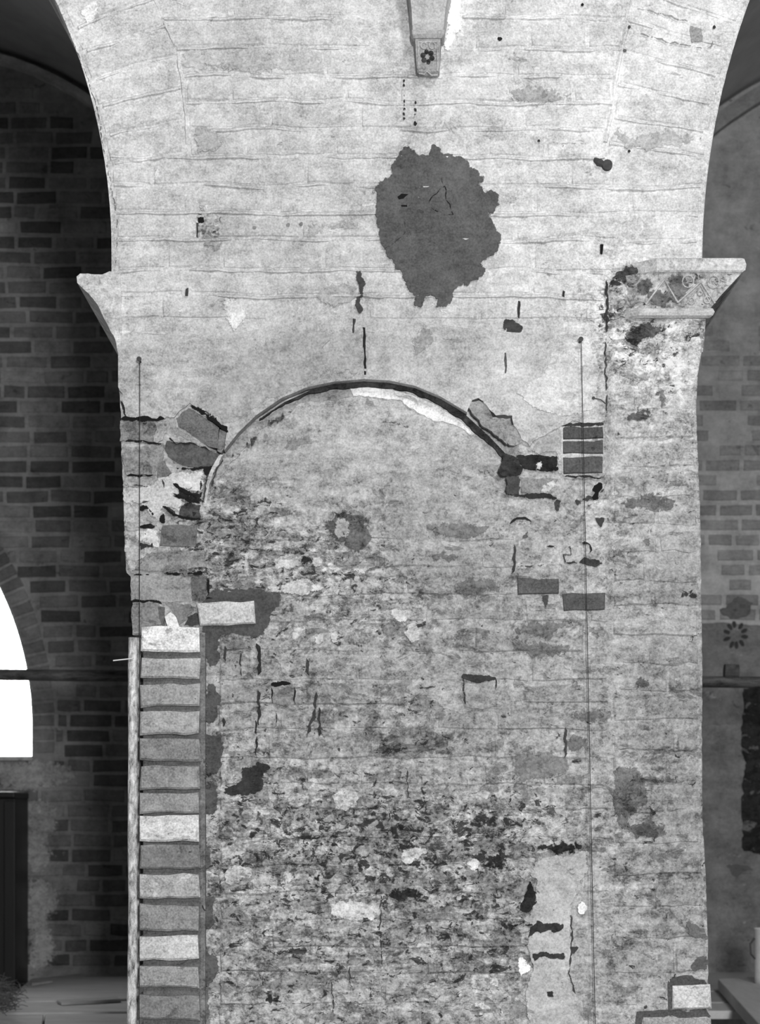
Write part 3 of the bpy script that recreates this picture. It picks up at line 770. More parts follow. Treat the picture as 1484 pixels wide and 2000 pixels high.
patch('mortar_patch', [(1243, 1976), (1300, 1972), (1378, 1970), (1388, 1985), (1254, 1990), (1250, 2030), (1238, 2030)], 74, .004, amp=.05, mat=M_brick)
brick('brick', [(1313, 1924), (1386, 1923), (1388, 1970), (1313, 1970)], .012, M_brick, wall_front, tonecol(186, 1940, .02, .25), 1, .05, 1.2, 3)['label'] = 'pale new brick laid at the lower right corner of the pier'
brick('brick', [(1256, 1988), (1388, 1986), (1390, 2040), (1256, 2042)], .010, M_brick, wall_front, tonecol(140, 1990, .15, .35), 1, .05, 1.6, 3)
patch('bedding_mortar', [(1256, 1985), (1300, 1984), (1340, 1986), (1330, 1992), (1270, 1994)], 150, .011)
patch('mortar_smear', [(1352, 1880), (1362, 1868), (1378, 1868), (1382, 1890), (1370, 1892), (1358, 1898), (1350, 1892)], 82, .012)
patch('mortar_smear', [(1342, 1790), (1352, 1800), (1375, 1812), (1380, 1835), (1368, 1832), (1345, 1825)], 95, .012)

# --- right exposed bricks
def rb(c, tone, h=.005, **k): return brick('exposed_brick', c, h, M_brick, wall_front, tonecol(tone, c[0][1], .06, 0), 1, .03, 1.4, 2.0, **k)
patch('hollow', [(1094, 825), (1180, 823), (1180, 832), (1096, 833)], 60, .0, amp=.05)
rb([(1097, 832), (1178, 833), (1178, 856), (1099, 858)], 78, .001)
rb([(1098, 861), (1178, 860), (1178, 886), (1098, 886)], 84, .001)
rb([(1098, 892), (1178, 891), (1178, 924), (1100, 925)], 88, .0015)
patch('bedding_mortar', [(1088, 826), (1097, 830), (1100, 926), (1090, 930), (1086, 880)], 178, .003, amp=.05)
patch('bedding_mortar', [(1100, 926), (1180, 925), (1180, 931), (1100, 931)], 176, .004, amp=.05)
patch('bedding_mortar', [(1040, 872), (1068, 850), (1095, 834), (1096, 884), (1010, 886), (1008, 870), (1028, 876)], 166, .003, amp=.05)
patch('exposed_brick', [(998, 832), (1010, 822), (1030, 845), (1046, 858), (1036, 874), (1018, 864), (1000, 870), (985, 860), (975, 838)], 150, .001, d=.1)
patch('exposed_brick', [(912, 785), (935, 782), (955, 798), (962, 815), (985, 820), (1000, 845), (990, 868), (975, 856), (950, 836), (930, 815)], 146, .0, d=.15)
patch('hollow', [(1008, 888), (1089, 890), (1090, 920), (1060, 921), (1024, 918), (1014, 905)], 42, .0055, d=.35, amp=.06)
patch('plaster_flake', [(1046, 905), (1052, 902), (1060, 910), (1056, 918), (1046, 917)], 205, .007)
patch('hollow', [(980, 885), (998, 890), (1010, 895), (1022, 917), (1015, 928), (990, 930), (978, 928), (971, 918), (978, 908)], 52, .005, d=.3)
patch('mortar_smear', [(990, 930), (1014, 930), (1016, 965), (985, 968), (990, 950)], 72, .0045)
eb([(1016, 932), (1065, 934), (1090, 936), (1078, 950), (1062, 962), (1018, 962)], 148, .004, d=.05)
patch('plaster_flake', [(1060, 946), (1094, 938), (1080, 955), (1070, 963), (1050, 962)], 196, .006)
patch('hollow', [(979, 966), (1030, 964), (1072, 963), (1086, 972), (1098, 974), (1078, 978), (1040, 975), (1000, 970)], 50, .0065, amp=.08)
patch('hollow', [(1086, 976), (1095, 980), (1092, 998), (1082, 996)], 75, .006)
dark_line([(1100, 931), (1140, 932), (1178, 934)], 4, 50, .006)
patch('hollow', [(1160, 950), (1168, 943), (1176, 944), (1175, 956), (1170, 962), (1172, 976), (1158, 978), (1156, 970), (1162, 962), (1156, 958)], 26, .0065)
patch('mortar_smear', [(1122, 975), (1157, 970), (1160, 977), (1140, 980), (1130, 988), (1126, 985)], 70, .006)
patch('hollow', [(1161, 1012), (1180, 1012), (1174, 1030), (1170, 1028)], 62, .006, amp=.06)
rb([(1011, 1128), (1091, 1129), (1092, 1160), (1012, 1161)], 92, .004)
rb([(1098, 1159), (1182, 1158), (1182, 1192), (1099, 1194)], 86, .004)
patch('hollow', [(1054, 1161), (1070, 1163), (1068, 1188), (1064, 1185)], 74, .006, amp=.06)
patch('hollow', [(1127, 1100), (1140, 1089), (1165, 1093), (1168, 1092), (1178, 1103), (1165, 1107), (1145, 1104)], 62, .006, amp=.1)
dark_line([(1098, 1069), (1112, 1070), (1115, 1085), (1101, 1085), (1103, 1100), (1128, 1100)], 4, 60)
dark_line([(1064, 1067), (1085, 1069)], 4, 50); dark_line([(1134, 1060), (1150, 1064), (1155, 1075), (1148, 1080)], 5, 45)
dark_line([(994, 1024), (1010, 1014), (1025, 1012), (1034, 1020), (1036, 1030)], 5, 45); patch('mortar_smear', [(1021, 1025), (1030, 1026), (1031, 1050), (1018, 1050), (1024, 1038)], 88)
dark_line([(1005, 1062), (1004, 1092), (1003, 1108), (997, 1123)], 5, 60); dark_line([(1008, 1107), (1062, 1105)], 2.5, 70)
# --- lunette and lower pier: stains and flakes with a shape of their own
ST = 'stain'
def st(pts, tone, d=.15, l=.1, h=.0035, amp=.2): return patch(ST, pts, tone, h, d, l, amp, 6, 26, .014)
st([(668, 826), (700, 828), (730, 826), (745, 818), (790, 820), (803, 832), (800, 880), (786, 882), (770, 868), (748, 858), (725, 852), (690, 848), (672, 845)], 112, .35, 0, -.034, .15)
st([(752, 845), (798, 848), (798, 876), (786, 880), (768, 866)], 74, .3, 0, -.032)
st([(525, 970), (560, 966), (600, 972), (655, 970), (668, 990), (640, 998), (560, 1000), (530, 985)], 112, .2, 0, -.006)
st([(540, 858), (590, 850), (655, 862), (640, 878), (600, 882), (560, 878)], 138, .1, 0, -.028)
st([(790, 915), (860, 914), (900, 920), (860, 926), (800, 924)], 96, .3, 0, -.015)
st([(925, 905), (975, 898), (985, 910), (950, 930), (930, 918)], 138, .1, 0, -.012)
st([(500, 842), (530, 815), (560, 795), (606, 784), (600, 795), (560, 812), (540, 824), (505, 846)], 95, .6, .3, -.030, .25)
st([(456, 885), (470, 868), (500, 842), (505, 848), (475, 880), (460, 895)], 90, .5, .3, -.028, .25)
st([(642, 1015), (655, 1005), (690, 1004), (705, 1000), (712, 1015), (712, 1030), (722, 1042), (712, 1070), (705, 1088), (695, 1075), (672, 1060), (650, 1050), (642, 1035)], 95, .4, .2)
st([(655, 1012), (678, 1012), (688, 1030), (676, 1048), (658, 1050), (650, 1035)], 165, .1, .1, .005)
st([(820, 1020), (900, 1018), (960, 1025), (940, 1048), (850, 1045)], 118); st([(810, 1080), (880, 1076), (905, 1088), (880, 1100), (820, 1098)], 108)
st([(895, 1132), (960, 1130), (975, 1155), (930, 1165), (900, 1162)], 112)
for pts in ([(588, 1084), (602, 1080), (606, 1100), (592, 1106)], [(528, 1092), (535, 1100), (530, 1108), (522, 1100)], [(580, 1160), (596, 1163), (594, 1180), (582, 1178)], [(752, 1178), (780, 1174), (800, 1182), (782, 1192), (756, 1190)]):
    st(pts, 46, .2, 0, .005)
for pts in ([(534, 1092), (566, 1084), (586, 1092), (580, 1110), (540, 1112)], [(606, 1088), (625, 1090), (632, 1108), (612, 1108)], [(690, 1112), (705, 1098), (722, 1096), (735, 1105), (712, 1120), (695, 1122)], [(760, 1190), (812, 1188), (812, 1205), (796, 1212), (768, 1210)], [(790, 1222), (812, 1218), (822, 1240), (815, 1258), (795, 1252)], [(616, 1240), (630, 1238), (632, 1252), (618, 1256)], [(648, 1238), (660, 1236), (660, 1252), (648, 1254)], [(520, 1145), (600, 1130), (640, 1150), (600, 1162), (540, 1160)]):
    patch('plaster_flake', pts, 186, .005, .2, .25)
# square putlog patches
patch('hollow', [(528, 1333), (552, 1331), (577, 1334), (576, 1338), (555, 1339), (540, 1342), (530, 1340)], 8, .006, amp=.05)
patch('putlog_filling', [(530, 1344), (552, 1338), (574, 1344), (576, 1375), (555, 1380), (532, 1373)], 124, .006, d=.3, l=.2, amp=.05)
dark_line([(531, 1340), (531, 1362), (534, 1374)], 3, 20, .007); dark_line([(576, 1342), (575, 1376)], 3, 40, .007)
patch('hollow', [(900, 1318), (925, 1318), (962, 1321), (970, 1324), (966, 1328), (930, 1334), (905, 1328)], 55, .006, amp=.08)
patch('putlog_filling', [(905, 1334), (930, 1336), (965, 1328), (967, 1378), (940, 1386), (908, 1380)], 140, .0055, d=.3, l=.15, amp=.05)
dark_line([(901, 1318), (905, 1332), (907, 1375)], 3, 60, .007); dark_line([(968, 1322), (968, 1350)], 3, 40, .007)
# runs of dark drip marks
for pts, wd, t in [([(500, 1255), (507, 1275), (505, 1320)], 7, 48), ([(505, 1348), (506, 1420)], 6, 52), ([(500, 1405), (501, 1480)], 4, 45), ([(618, 1350), (612, 1400), (598, 1440)], 6, 60), ([(624, 1380), (623, 1440)], 5, 55), ([(600, 1285), (602, 1320)], 6, 60), ([(540, 1390), (540, 1420)], 3, 60), ([(440, 1260), (440, 1300)], 4, 60), ([(470, 1270), (470, 1320)], 3, 60), ([(437, 1400), (437, 1420)], 5, 55), ([(1104, 1418), (1103, 1480)], 5, 65), ([(795, 1500), (796, 1560)], 2.5, 60), ([(745, 1745), (742, 1800), (746, 1890)], 3, 60), ([(680, 1855), (682, 1905), (688, 1930)], 2.5, 60), ([(647, 1915), (652, 1980)], 3, 60)]:
    dark_line(pts, wd, t)
# dark lower-centre texture patches
for pts, t in [([(692, 1450), (720, 1465), (752, 1445), (770, 1425), (772, 1390), (780, 1388), (800, 1420), (835, 1420), (870, 1440), (900, 1468), (885, 1478), (840, 1470), (800, 1480), (740, 1482), (700, 1478)], 118),
               ([(735, 1452), (765, 1434), (762, 1446), (742, 1464)], 55), ([(825, 1440), (845, 1442), (832, 1452)], 40)]:
    st(pts, t, .5, .2, .004)
for pts, t in [([(664, 1538), (672, 1525), (705, 1524), (720, 1540), (722, 1560), (708, 1550), (695, 1528)], 55), ([(770, 1605), (790, 1600), (792, 1618), (775, 1616)], 36), ([(950, 1675), (982, 1672), (980, 1702), (962, 1695)], 40), ([(605, 1705), (620, 1702), (622, 1722), (608, 1722)], 42), ([(490, 1638), (640, 1638), (700, 1640), (700, 1648), (600, 1652), (500, 1648)], 45), ([(700, 1745), (735, 1742), (830, 1742), (880, 1752), (830, 1755), (720, 1758)], 48), ([(865, 1798), (990, 1800), (1080, 1800), (1078, 1812), (900, 1810)], 38), ([(780, 1716), (822, 1715), (822, 1726), (785, 1728)], 38), ([(640, 1835), (662, 1832), (656, 1866), (644, 1862)], 42), ([(505, 1948), (548, 1950), (546, 1960), (522, 1964)], 42), ([(670, 1960), (695, 1958), (690, 1968), (674, 1968)], 50), ([(492, 1560), (505, 1580), (520, 1600), (505, 1605), (494, 1590)], 70), ([(1000, 1590), (1060, 1600), (1050, 1615), (1005, 1608)], 70),
               ([(1002, 1640), (1060, 1640), (1140, 1650), (1155, 1665), (1098, 1668), (1040, 1660)], 44), ([(1072, 1560), (1086, 1562), (1088, 1600), (1075, 1605)], 85), ([(780, 1790), (830, 1790), (900, 1795), (890, 1802), (790, 1800)], 55), ([(500, 1740), (600, 1745), (680, 1748), (660, 1758), (540, 1755)], 55), ([(900, 1880), (960, 1884), (940, 1895), (905, 1892)], 50), ([(560, 1850), (600, 1848), (590, 1866), (565, 1864)], 60)]:
    st(pts, t, .35, 0, .005, .28)
for pts, t in [([(650, 1552), (680, 1542), (702, 1558), (700, 1580), (670, 1584), (652, 1570)], 200), ([(560, 1550), (605, 1545), (600, 1575), (570, 1580)], 190), ([(548, 1706), (575, 1704), (572, 1720), (558, 1730)], 196), ([(645, 1766), (700, 1762), (735, 1770), (735, 1798), (690, 1800), (650, 1795)], 200), ([(500, 1700), (520, 1706), (540, 1725), (500, 1735)], 188), ([(785, 1660), (830, 1652), (835, 1668), (800, 1690), (780, 1680)], 200), ([(440, 1700), (480, 1690), (495, 1712), (450, 1730)], 195), ([(915, 1680), (935, 1680), (932, 1698), (918, 1698)], 205), ([(955, 1912), (968, 1905), (972, 1925), (955, 1930)], 200), ([(925, 1955), (945, 1957), (940, 1970), (928, 1966)], 205)]:
    patch('plaster_flake', pts, t - 22, .005, .3, .2, .22)
# smooth render in the lower right, with broken edge
patch('render_patch', [(1050, 1680), (1090, 1672), (1120, 1668), (1150, 1664), (1150, 1700), (1130, 1730), (1120, 1770), (1115, 1800), (1116, 1860), (1108, 1900), (1120, 1930), (1140, 1960), (1145, 2040), (1022, 2040), (1030, 1990), (1028, 1930), (1040, 1880), (1030, 1850), (1040, 1810), (1022, 1800), (1045, 1760), (1048, 1720), (1035, 1712)], 163, .0065, 0, .1, .15, label='smooth grey render remnant with broken edge')
patch('hollow', [(1032, 1720), (1048, 1745), (1045, 1770), (1030, 1782), (1014, 1775), (1026, 1745)], 40, .005, .3)
patch('hollow', [(1030, 1826), (1048, 1798), (1100, 1802), (1098, 1815), (1060, 1820), (1032, 1835)], 48, .008, .2, amp=.2)
patch('hollow', [(1038, 1862), (1085, 1862), (1100, 1858), (1102, 1875), (1060, 1870), (1045, 1876)], 52, .008, .2, amp=.2)
patch('plaster_flake', [(1126, 1770), (1138, 1762), (1145, 1775), (1130, 1792)], 225, .008, amp=.08)
patch('plaster_flake', [(1012, 1868), (1025, 1872), (1040, 1890), (1018, 1910), (1012, 1890)], 222, .008, amp=.1)
patch('hollow', [(1066, 1936), (1080, 1935), (1082, 1948), (1070, 1946)], 45, .0085)
patch('hollow', [(1112, 1850), (1130, 1850), (1120, 1862)], 60, .008); dark_line([(1115, 1785), (1116, 1850), (1110, 1900), (1122, 1940)], 4, 60, .008)
# right pilaster: dark stains and vertical dark strip
st([(1195, 1500), (1240, 1495), (1258, 1530), (1262, 1570), (1232, 1590), (1215, 1630), (1200, 1600), (1196, 1550)], 98, .4, 0, .009, .15)
st([(1210, 1610), (1300, 1605), (1300, 1632), (1250, 1636), (1215, 1632)], 88, .4, 0, .009)
st([(1240, 1300), (1270, 1302), (1275, 1315), (1245, 1316)], 62, .2, 0, .011); st([(1318, 1160), (1358, 1156), (1360, 1176), (1330, 1172)], 58, .2, 0, .014)
st([(1235, 1325), (1262, 1330), (1268, 1348), (1238, 1352)], 88, .2, 0, .011); st([(1210, 1128), (1222, 1130), (1224, 1160), (1230, 1165), (1222, 1168), (1212, 1150)], 105, .2, 0, .012)
st([(1220, 815), (1262, 805), (1272, 820), (1250, 832), (1225, 830)], 88, .3, 0, .019); st([(1265, 1010), (1275, 1000), (1272, 1060), (1262, 1075), (1252, 1050)], 110, .2, 0, .017)
st([(1110, 1390), (1170, 1385), (1180, 1408), (1115, 1410)], 105, .15, 0, .0035); st([(1015, 1215), (1100, 1210), (1120, 1225), (1080, 1240), (1020, 1240)], 112, .2, 0, .0035); st([(1010, 1250), (1100, 1252), (1120, 1275), (1050, 1285), (1005, 1270)], 115, .2, 0, .0035)
st([(1000, 1230), (1020, 1224), (1022, 1250), (1003, 1254)], 95, .1, 0, .005); st([(1105, 1440), (1150, 1432), (1145, 1468), (1108, 1466)], 108, .1, 0, .0035); st([(1000, 1480), (1035, 1470), (1120, 1485), (1080, 1520), (1010, 1520)], 122, .1, 0, .003)
st([(1280, 770), (1300, 768), (1300, 795), (1285, 800)], 110, .3, .2, .019); st([(1200, 975), (1280, 962), (1330, 975), (1300, 1000), (1220, 992)], 108, .3, .1, .018)
# grime on the broken left end of the impost
st([(1186, 552), (1205, 540), (1222, 522), (1268, 520), (1272, 540), (1240, 548), (1225, 562), (1210, 560), (1195, 600), (1188, 590)], 66, .5, .3, .019, .25)
st([(1240, 640), (1280, 638), (1300, 645), (1270, 668), (1240, 680), (1222, 676), (1215, 655)], 84, .7, .5, .022, .25); st([(1195, 640), (1215, 640), (1212, 668), (1196, 660)], 80, .6, .4, .021, .25)
st([(1230, 680), (1262, 690), (1255, 700), (1235, 694)], 60, .4, .2, .021)

# ------------------------------------------------------------------ imposts
def impost_attr(x, y):
    a = surf(x, y, 1.0); a[:, 1] = .1; return a
il = [(236, 533), (214, 531), (200, 537), (172, 535), (157, 535), (150, 541), (151, 553), (164, 566), (182, 584), (196, 606), (209, 632), (222, 656), (231, 690), (236, 690)]
o = slab('impost', ragged(il, .05, 12, 4), .0045, THICK + .01, M_wall, None, impost_attr, 14, .002)
tag(o, 'pale broken impost moulding jutting from the left edge of the pier', 'impost')
imp = empty('impost', V(1372, 545)); bpy.context.view_layer.update()
tag(imp, 'carved stone impost with triangle and ring relief at the right edge of the pier', 'impost')
def rings_mesh(levels, xleft, name, tone, d, l):
    vs_, fs = [], []
    for (py, of, os_) in levels:
        xR = 1374 + os_
        vs_ += [V(xleft - 42, py, -.004), V(xleft + 8, py, of), V((xleft + xR) / 2, py, of), V(xR, py, of), Vector((V(xR, py).x, THICK + .02, V(xR, py).z))]
    n = 5
    for i in range(len(levels) - 1):
        for k in range(n - 1): fs.append([i * n + k, (i + 1) * n + k, (i + 1) * n + k + 1, i * n + k + 1])
    fs.append(list(range(n))[::-1] if False else list(range(n))); e = (len(levels) - 1) * n; fs.append([e + k for k in range(n)][::-1])
    at = np.tile(tonecol(tone, 570, d, l), (len(vs_), 1))
    return reparent(newobj(name, vs_, fs, M_wall, None, at), imp)
rings_mesh([(516, .055, 66), (518, .058, 71), (530, .060, 75), (540, .058, 73), (543, .054, 68)], 1268, 'abacus', 206, .05, .3)
frz = rings_mesh([(543, .050, 68), (560, .044, 52), (585, .034, 28), (606, .026, 11)], 1240, 'frieze', 168, .42, .25)
rings_mesh([(606, .026, 9), (609, .032, 14), (616, .035, 17), (622, .032, 14), (626, .024, 8)], 1236, 'roll_moulding', 185, .05, .2)
rings_mesh([(626, .016, 2), (660, .014, 0), (690, .012, -3)], 1240, 'neck', 178, .5, .5)
def fz(px, py): return V(px, py, np.interp(py, [543, 560, 585, 606], [.050, .044, .034, .026]) + .001)
def orn(pts, r_=.0032):
    mb = MB().tube([fz(*p) for p in pts], r_, 6); ob = mb.build('ornament', M_wall, None, tonecol(182, 570, .05, .1)); reparent(ob, imp); return ob
orn([(1258, 600), (1292, 556), (1320, 597)]); orn([(1320, 597), (1363, 560), (1392, 598)]); orn([(1336, 600), (1362, 566), (1384, 600)], .0022)
for cx_, cy_, r_ in [(1338, 559, 11), (1387, 560, 11), (1346, 594, 6), (1377, 592, 6), (1362, 580, 4)]:
    orn([(cx_ + r_ * math.cos(a), cy_ + r_ * math.sin(a)) for a in np.linspace(0, 6.283, 13)], .0024)
orn([(1384, 557), (1390, 560), (1386, 563)], .003); orn([(1400, 556), (1412, 560), (1405, 570)], .0022)

for pts, t in [([(1298, 552), (1330, 550), (1345, 565), (1330, 585), (1318, 600), (1295, 585), (1300, 568)], 112), ([(1262, 575), (1282, 570), (1310, 592), (1305, 602), (1268, 602)], 100), ([(1240, 560), (1262, 556), (1270, 570), (1250, 582), (1238, 575)], 96)]:
    reparent(film('stain', ragged(pts, .2, 6, t), 0, tonecol(t, 570, .4, .15), 9, 0, lambda x, y, h: fz(x, y) + Vector((0, -.0015, 0)), imp), imp)
# ------------------------------------------------------------------ corbel
cor = empty('corbel', V(836, 120)); tag(cor, 'carved stone corbel tapering downwards with a rosette, set in the spandrel top', 'corbel')
def loft(levels, name, tone, d=0, l=0, par=cor):
    vs_, fs = [], []
    for (py, bl, fl, fr, br, h) in levels: vs_ += [V(bl, py, -.02), V(fl, py, h), V(fr, py, h), V(br, py, -.02)]
    for i in range(len(levels) - 1):
        for k in range(3): fs.append([i * 4 + k, (i + 1) * 4 + k, (i + 1) * 4 + k + 1, i * 4 + k + 1])
    fs.append([0, 1, 2, 3]); e = (len(levels) - 1) * 4; fs.append([e + 3, e + 2, e + 1, e])
    return reparent(newobj(name, vs_, fs, M_wall, None, np.tile(tonecol(tone, 60, d, l), (len(vs_), 1))), par)
loft([(-60, 783, 794, 880, 888, .085), (0, 792, 799, 874, 882, .072), (40, 797, 803, 868, 876, .062), (76, 801, 805, 864, 870, .054)], 'body', 184)
loft([(76, 801, 804, 866, 869, .058), (80, 801, 804, 866, 869, .061), (84, 801, 804, 866, 869, .059), (90, 804, 807, 862, 866, .052)], 'moulding', 180)
loft([(90, 806, 810, 859, 863, .046), (120, 809, 812, 858, 861, .037), (148, 812, 814, 857, 859, .029), (153, 814, 818, 853, 856, .018)], 'block', 176)
def fb(px, py, e=0): return V(px, py, np.interp(py, [90, 120, 148], [.046, .037, .029]) + e)
for pts in ([(817, 148), (816, 96), (853, 96), (853, 148)], [(818, 152), (828, 154), (833, 148), (842, 156), (854, 155)]):
    reparent(MB().tube([fb(*p, .001) for p in pts], .0022, 6).build('border', M_wall, None, tonecol(196, 60)), cor)
for cx_, cy_ in [(827, 102), (843, 102)]:
    reparent(MB().tube([fb(cx_ + 6 * math.cos(a), cy_ + 6 * math.sin(a), .001) for a in np.linspace(0, 6.283, 11)], .002, 5).build('scroll', M_wall, None, tonecol(190, 60)), cor)
ros = MB()
rosette = None
for k in range(6):
    a = k * math.pi / 3 + .3; c = Vector((834, 122)) + Vector((math.cos(a), math.sin(a))) * 9
    pts = [(c.x + 5.5 * math.cos(t) * (1 if abs(math.cos(a)) > .5 else .8), c.y + 5.0 * math.sin(t)) for t in np.linspace(0, 6.283, 9)[:-1]]
    b = len(ros.v); ros.v += [fb(*p, .001) for p in pts] + [fb(c.x, c.y, .008)]
    ros.f += [[b + i, b + (i + 1) % 8, b + 8] for i in range(8)]
rosette = reparent(ros.build('rosette', M_wall, None, tonecol(92, 60, .3)), cor)

# ------------------------------------------------------------------ new brick quoin at the left edge
quoin = empty('brick_quoin', V(335, 2830)); tag(quoin, 'stepped column of pale new bricks in dark mortar at the left pier edge', 'brickwork')
qb = [(1226, 1274, 228, .35), (1288, 1326, 172, .3), (1338, 1381, 156, .05), (1391, 1435, 162, .05), (1443, 1486, 140, .05), (1496, 1542, 150, .05), (1549, 1589, 150, .05), (1594, 1643, 204, .3), (1650, 1697, 124, 0), (1707, 1755, 168, .35), (1766, 1816, 142, .05), (1827, 1873, 190, .05), (1885, 1928, 152, .35), (1942, 1990, 128, .1), (2000, 2046, 150, .1), (2058, 2104, 140, .1)]
for i, (y0, y1, t, l) in enumerate(qb):
    xo = np.interp(y0, [1226, 2000], [278, 272]); w_ = 390 + random.uniform(-2, 2)
    s = random.uniform(-1.5, 1.5)
    b = brick('brick', [(xo, y0 + s), (w_, y0 - s), (w_ + 1, y1 - s), (xo - 1, y1 + s)], .026 + random.uniform(-.003, .004), M_brick, None, tonecol(t - 13, (y0 + y1) / 2, .16, l), 1, .10, 2.4, 4.0)
    reparent(b, quoin)
mb = MB(); p0 = V(280, 2840); p1 = V(395, 1232)
mb.box(p0.x, p1.x, -.010, THICK, p0.z, p1.z - .02, .003)
reparent(mb.build('mortar_bed', M_brick, None, tonecol(92, 1600, .1)), quoin)
mb = MB(); p0 = V(391, 2840); p1 = V(402, 1236); mb.box(p0.x, p1.x, -.012, .05, p0.z, p1.z, .003)
reparent(mb.build('mortar_edge', M_brick, None, tonecol(104, 1600, .3, .2)), quoin)

# ------------------------------------------------------------------ wooden pole standing at the left edge
pts, rr = [], []
for py in np.arange(1242, 2900, 26):
    x = 258 - (py - 1242) * .003 + 2.0 * mnoise.noise(Vector((py / 210.0, 0, 2))); pts.append(V(x, py, 0) + Vector((0, .05, 0))); rr.append(.0152 * (1 + .10 * mnoise.noise(Vector((py / 60.0, 4, 0)))))
pole = empty('wooden_pole', (V(258, 2840).x, .03, -1.55)); tag(pole, 'rough upright wooden pole standing beside the new brick column', 'pole')
reparent(MB().tube(pts, rr, 14, True, .05).build('shaft', M_pole, None, None, True), pole)
reparent(MB().tube([V(222, 1291, .012), V(262, 1286, .004)], .0016, 6).build('nail', M_can), pole)

# ------------------------------------------------------------------ plumb lines
def plumb(x0, y0, x1, y1, label, off=.022):
    e = empty('plumb_line', V(x0, y0)); tag(e, label, 'plumb line', 'plumb lines hung on the pier')
    reparent(MB().tube([V(x0, y0, -.01), V(x0, y0, off + .006)], .0026, 8).tube([V(x0, y0, off + .006), V(x0, y0, off + .010)], .006, 10).build('nail', M_iron), e)
    reparent(MB().tube([V(x0 + 1, y0, off), V(x0 + 1.2, y0 + 12, off + .004), V((x0 + x1) / 2, (y0 + y1) / 2, off + .004), V(x1, y1, off + .004)], .0009, 6).build('string', M_string), e)
plumb(275, 708, 275, 2860, 'thin dark string hanging from a nail near the left pier edge', .030)
plumb(1132, 668, 1178, 2850, 'thin dark string hanging from a nail beside the right pilaster')
# iron bolt and hook in the spandrel
bo = empty('iron_bolt', V(1184, 323)); tag(bo, 'rusty round iron bolt head in the right of the spandrel', 'bolt')
reparent(MB().tube([V(1185, 324, -.01), V(1185, 324, .012)], [.014, .0125], 14).build('head', M_iron), bo)
reparent(MB().tube([V(1162, 312, 0), V(1170, 318, .008), V(1178, 322, .008)], [.006, .009, .007], 8, True, .4).build('wedge', M_iron), bo)
bo = empty('iron_nail', V(1158, 780)); tag(bo, 'small bent iron nail beside the pilaster above the dark bricks', 'nail')
reparent(MB().tube([V(1158, 779, 0), V(1158, 779, .012)], .004, 8).tube([V(1158, 779, .010), V(1172, 782, .010), V(1182, 789, .006)], .0012, 6).build('shank', M_iron), bo)

# ------------------------------------------------------------------ aisle behind: walls, vaults, window
BY = 4.4; BS = FPX / (CAMD + BY)
def B(px, py, h=0.0): return Vector(((px - VX) / BS, BY - h, (VY - py) / BS))
wl = empty('wall_left', (-2.0, BY, -1.55)); tag(wl, 'dark brick aisle wall seen through the left arch', None, None, 'structure')
wr = empty('wall_right', (2.0, BY, -1.55)); tag(wr, 'grey plastered brick aisle wall seen through the right arch', None, None, 'structure')
# window outline in px of the back wall (pointed arch)
WXC, WR_, WSP = -138.0, 619.0, 1420.0
def win_x(py):      # half width at py
    if py >= WSP: return 200.0
    dy = WSP - py
    return max(math.sqrt(max(WR_ ** 2 - dy * dy, 0)) - (WR_ - 200.0), 0)
apex = WSP - math.sqrt(WR_ ** 2 - (WR_ - 200) ** 2)
right_side = [(WXC + win_x(y), y) for y in np.linspace(apex, WSP, 24)] + [(WXC + 200, 1478)]
outline = right_side + [(2 * WXC - x, y) for x, y in right_side[::-1][:-1]]
x0, x1 = -1500.0, 742.0; y0, y1 = -700.0, VY + 1.55 * BS
hole = outline
poly = [(x0, y0), (WXC, y0)] + outline[:len(right_side)] + [(WXC, 1478.5), (WXC, y1), (x0, y1)]
def battr(t, d=0.0, l=0.0): return (float(lin(t)) , d, l)
# right half with the window edge, left half mirrored
polyR = [(WXC, y0), (x1, y0), (x1, y1), (WXC, y1), (WXC, 1478)] + right_side[::-1]
polyL = [(2 * WXC - x, y) for x, y in polyR]
for pl in (polyR, polyL):
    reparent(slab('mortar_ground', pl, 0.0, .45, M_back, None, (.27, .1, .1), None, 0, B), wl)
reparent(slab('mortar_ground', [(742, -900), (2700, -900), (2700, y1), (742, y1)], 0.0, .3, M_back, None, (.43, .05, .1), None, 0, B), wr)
win = empty('window_1', B(WXC, 1478, -.2)); tag(win, 'bright pointed-arch window in the dark left aisle wall', None, None, 'structure')
reparent(slab('pane', outline, -.30, .01, M_pane, None, (1, 0, 0), None, 0, B), win)
p0, p1 = B(WXC - 205, 1486), B(WXC + 204, 1477)
reparent(MB().box(p0.x, p1.x, BY - .03, BY + .3, p0.z, p1.z, .008).build('sill', M_back, None, (.5, .1, .4)), win)
# glazing bars
reparent(MB().box(B(WXC - 4, 0).x, B(WXC + 4, 0).x, BY + .26, BY + .29, B(0, 1478).z, B(0, apex).z).build('glazing_bar', M_iron), win)

def bbrick(name, c, h, val, parent, d=.1):
    b = brick(name, c, h, M_back, None, (val, d, .05), 1, .03, 1.0, 2.0, .0008, 2, B); reparent(b, parent); return b
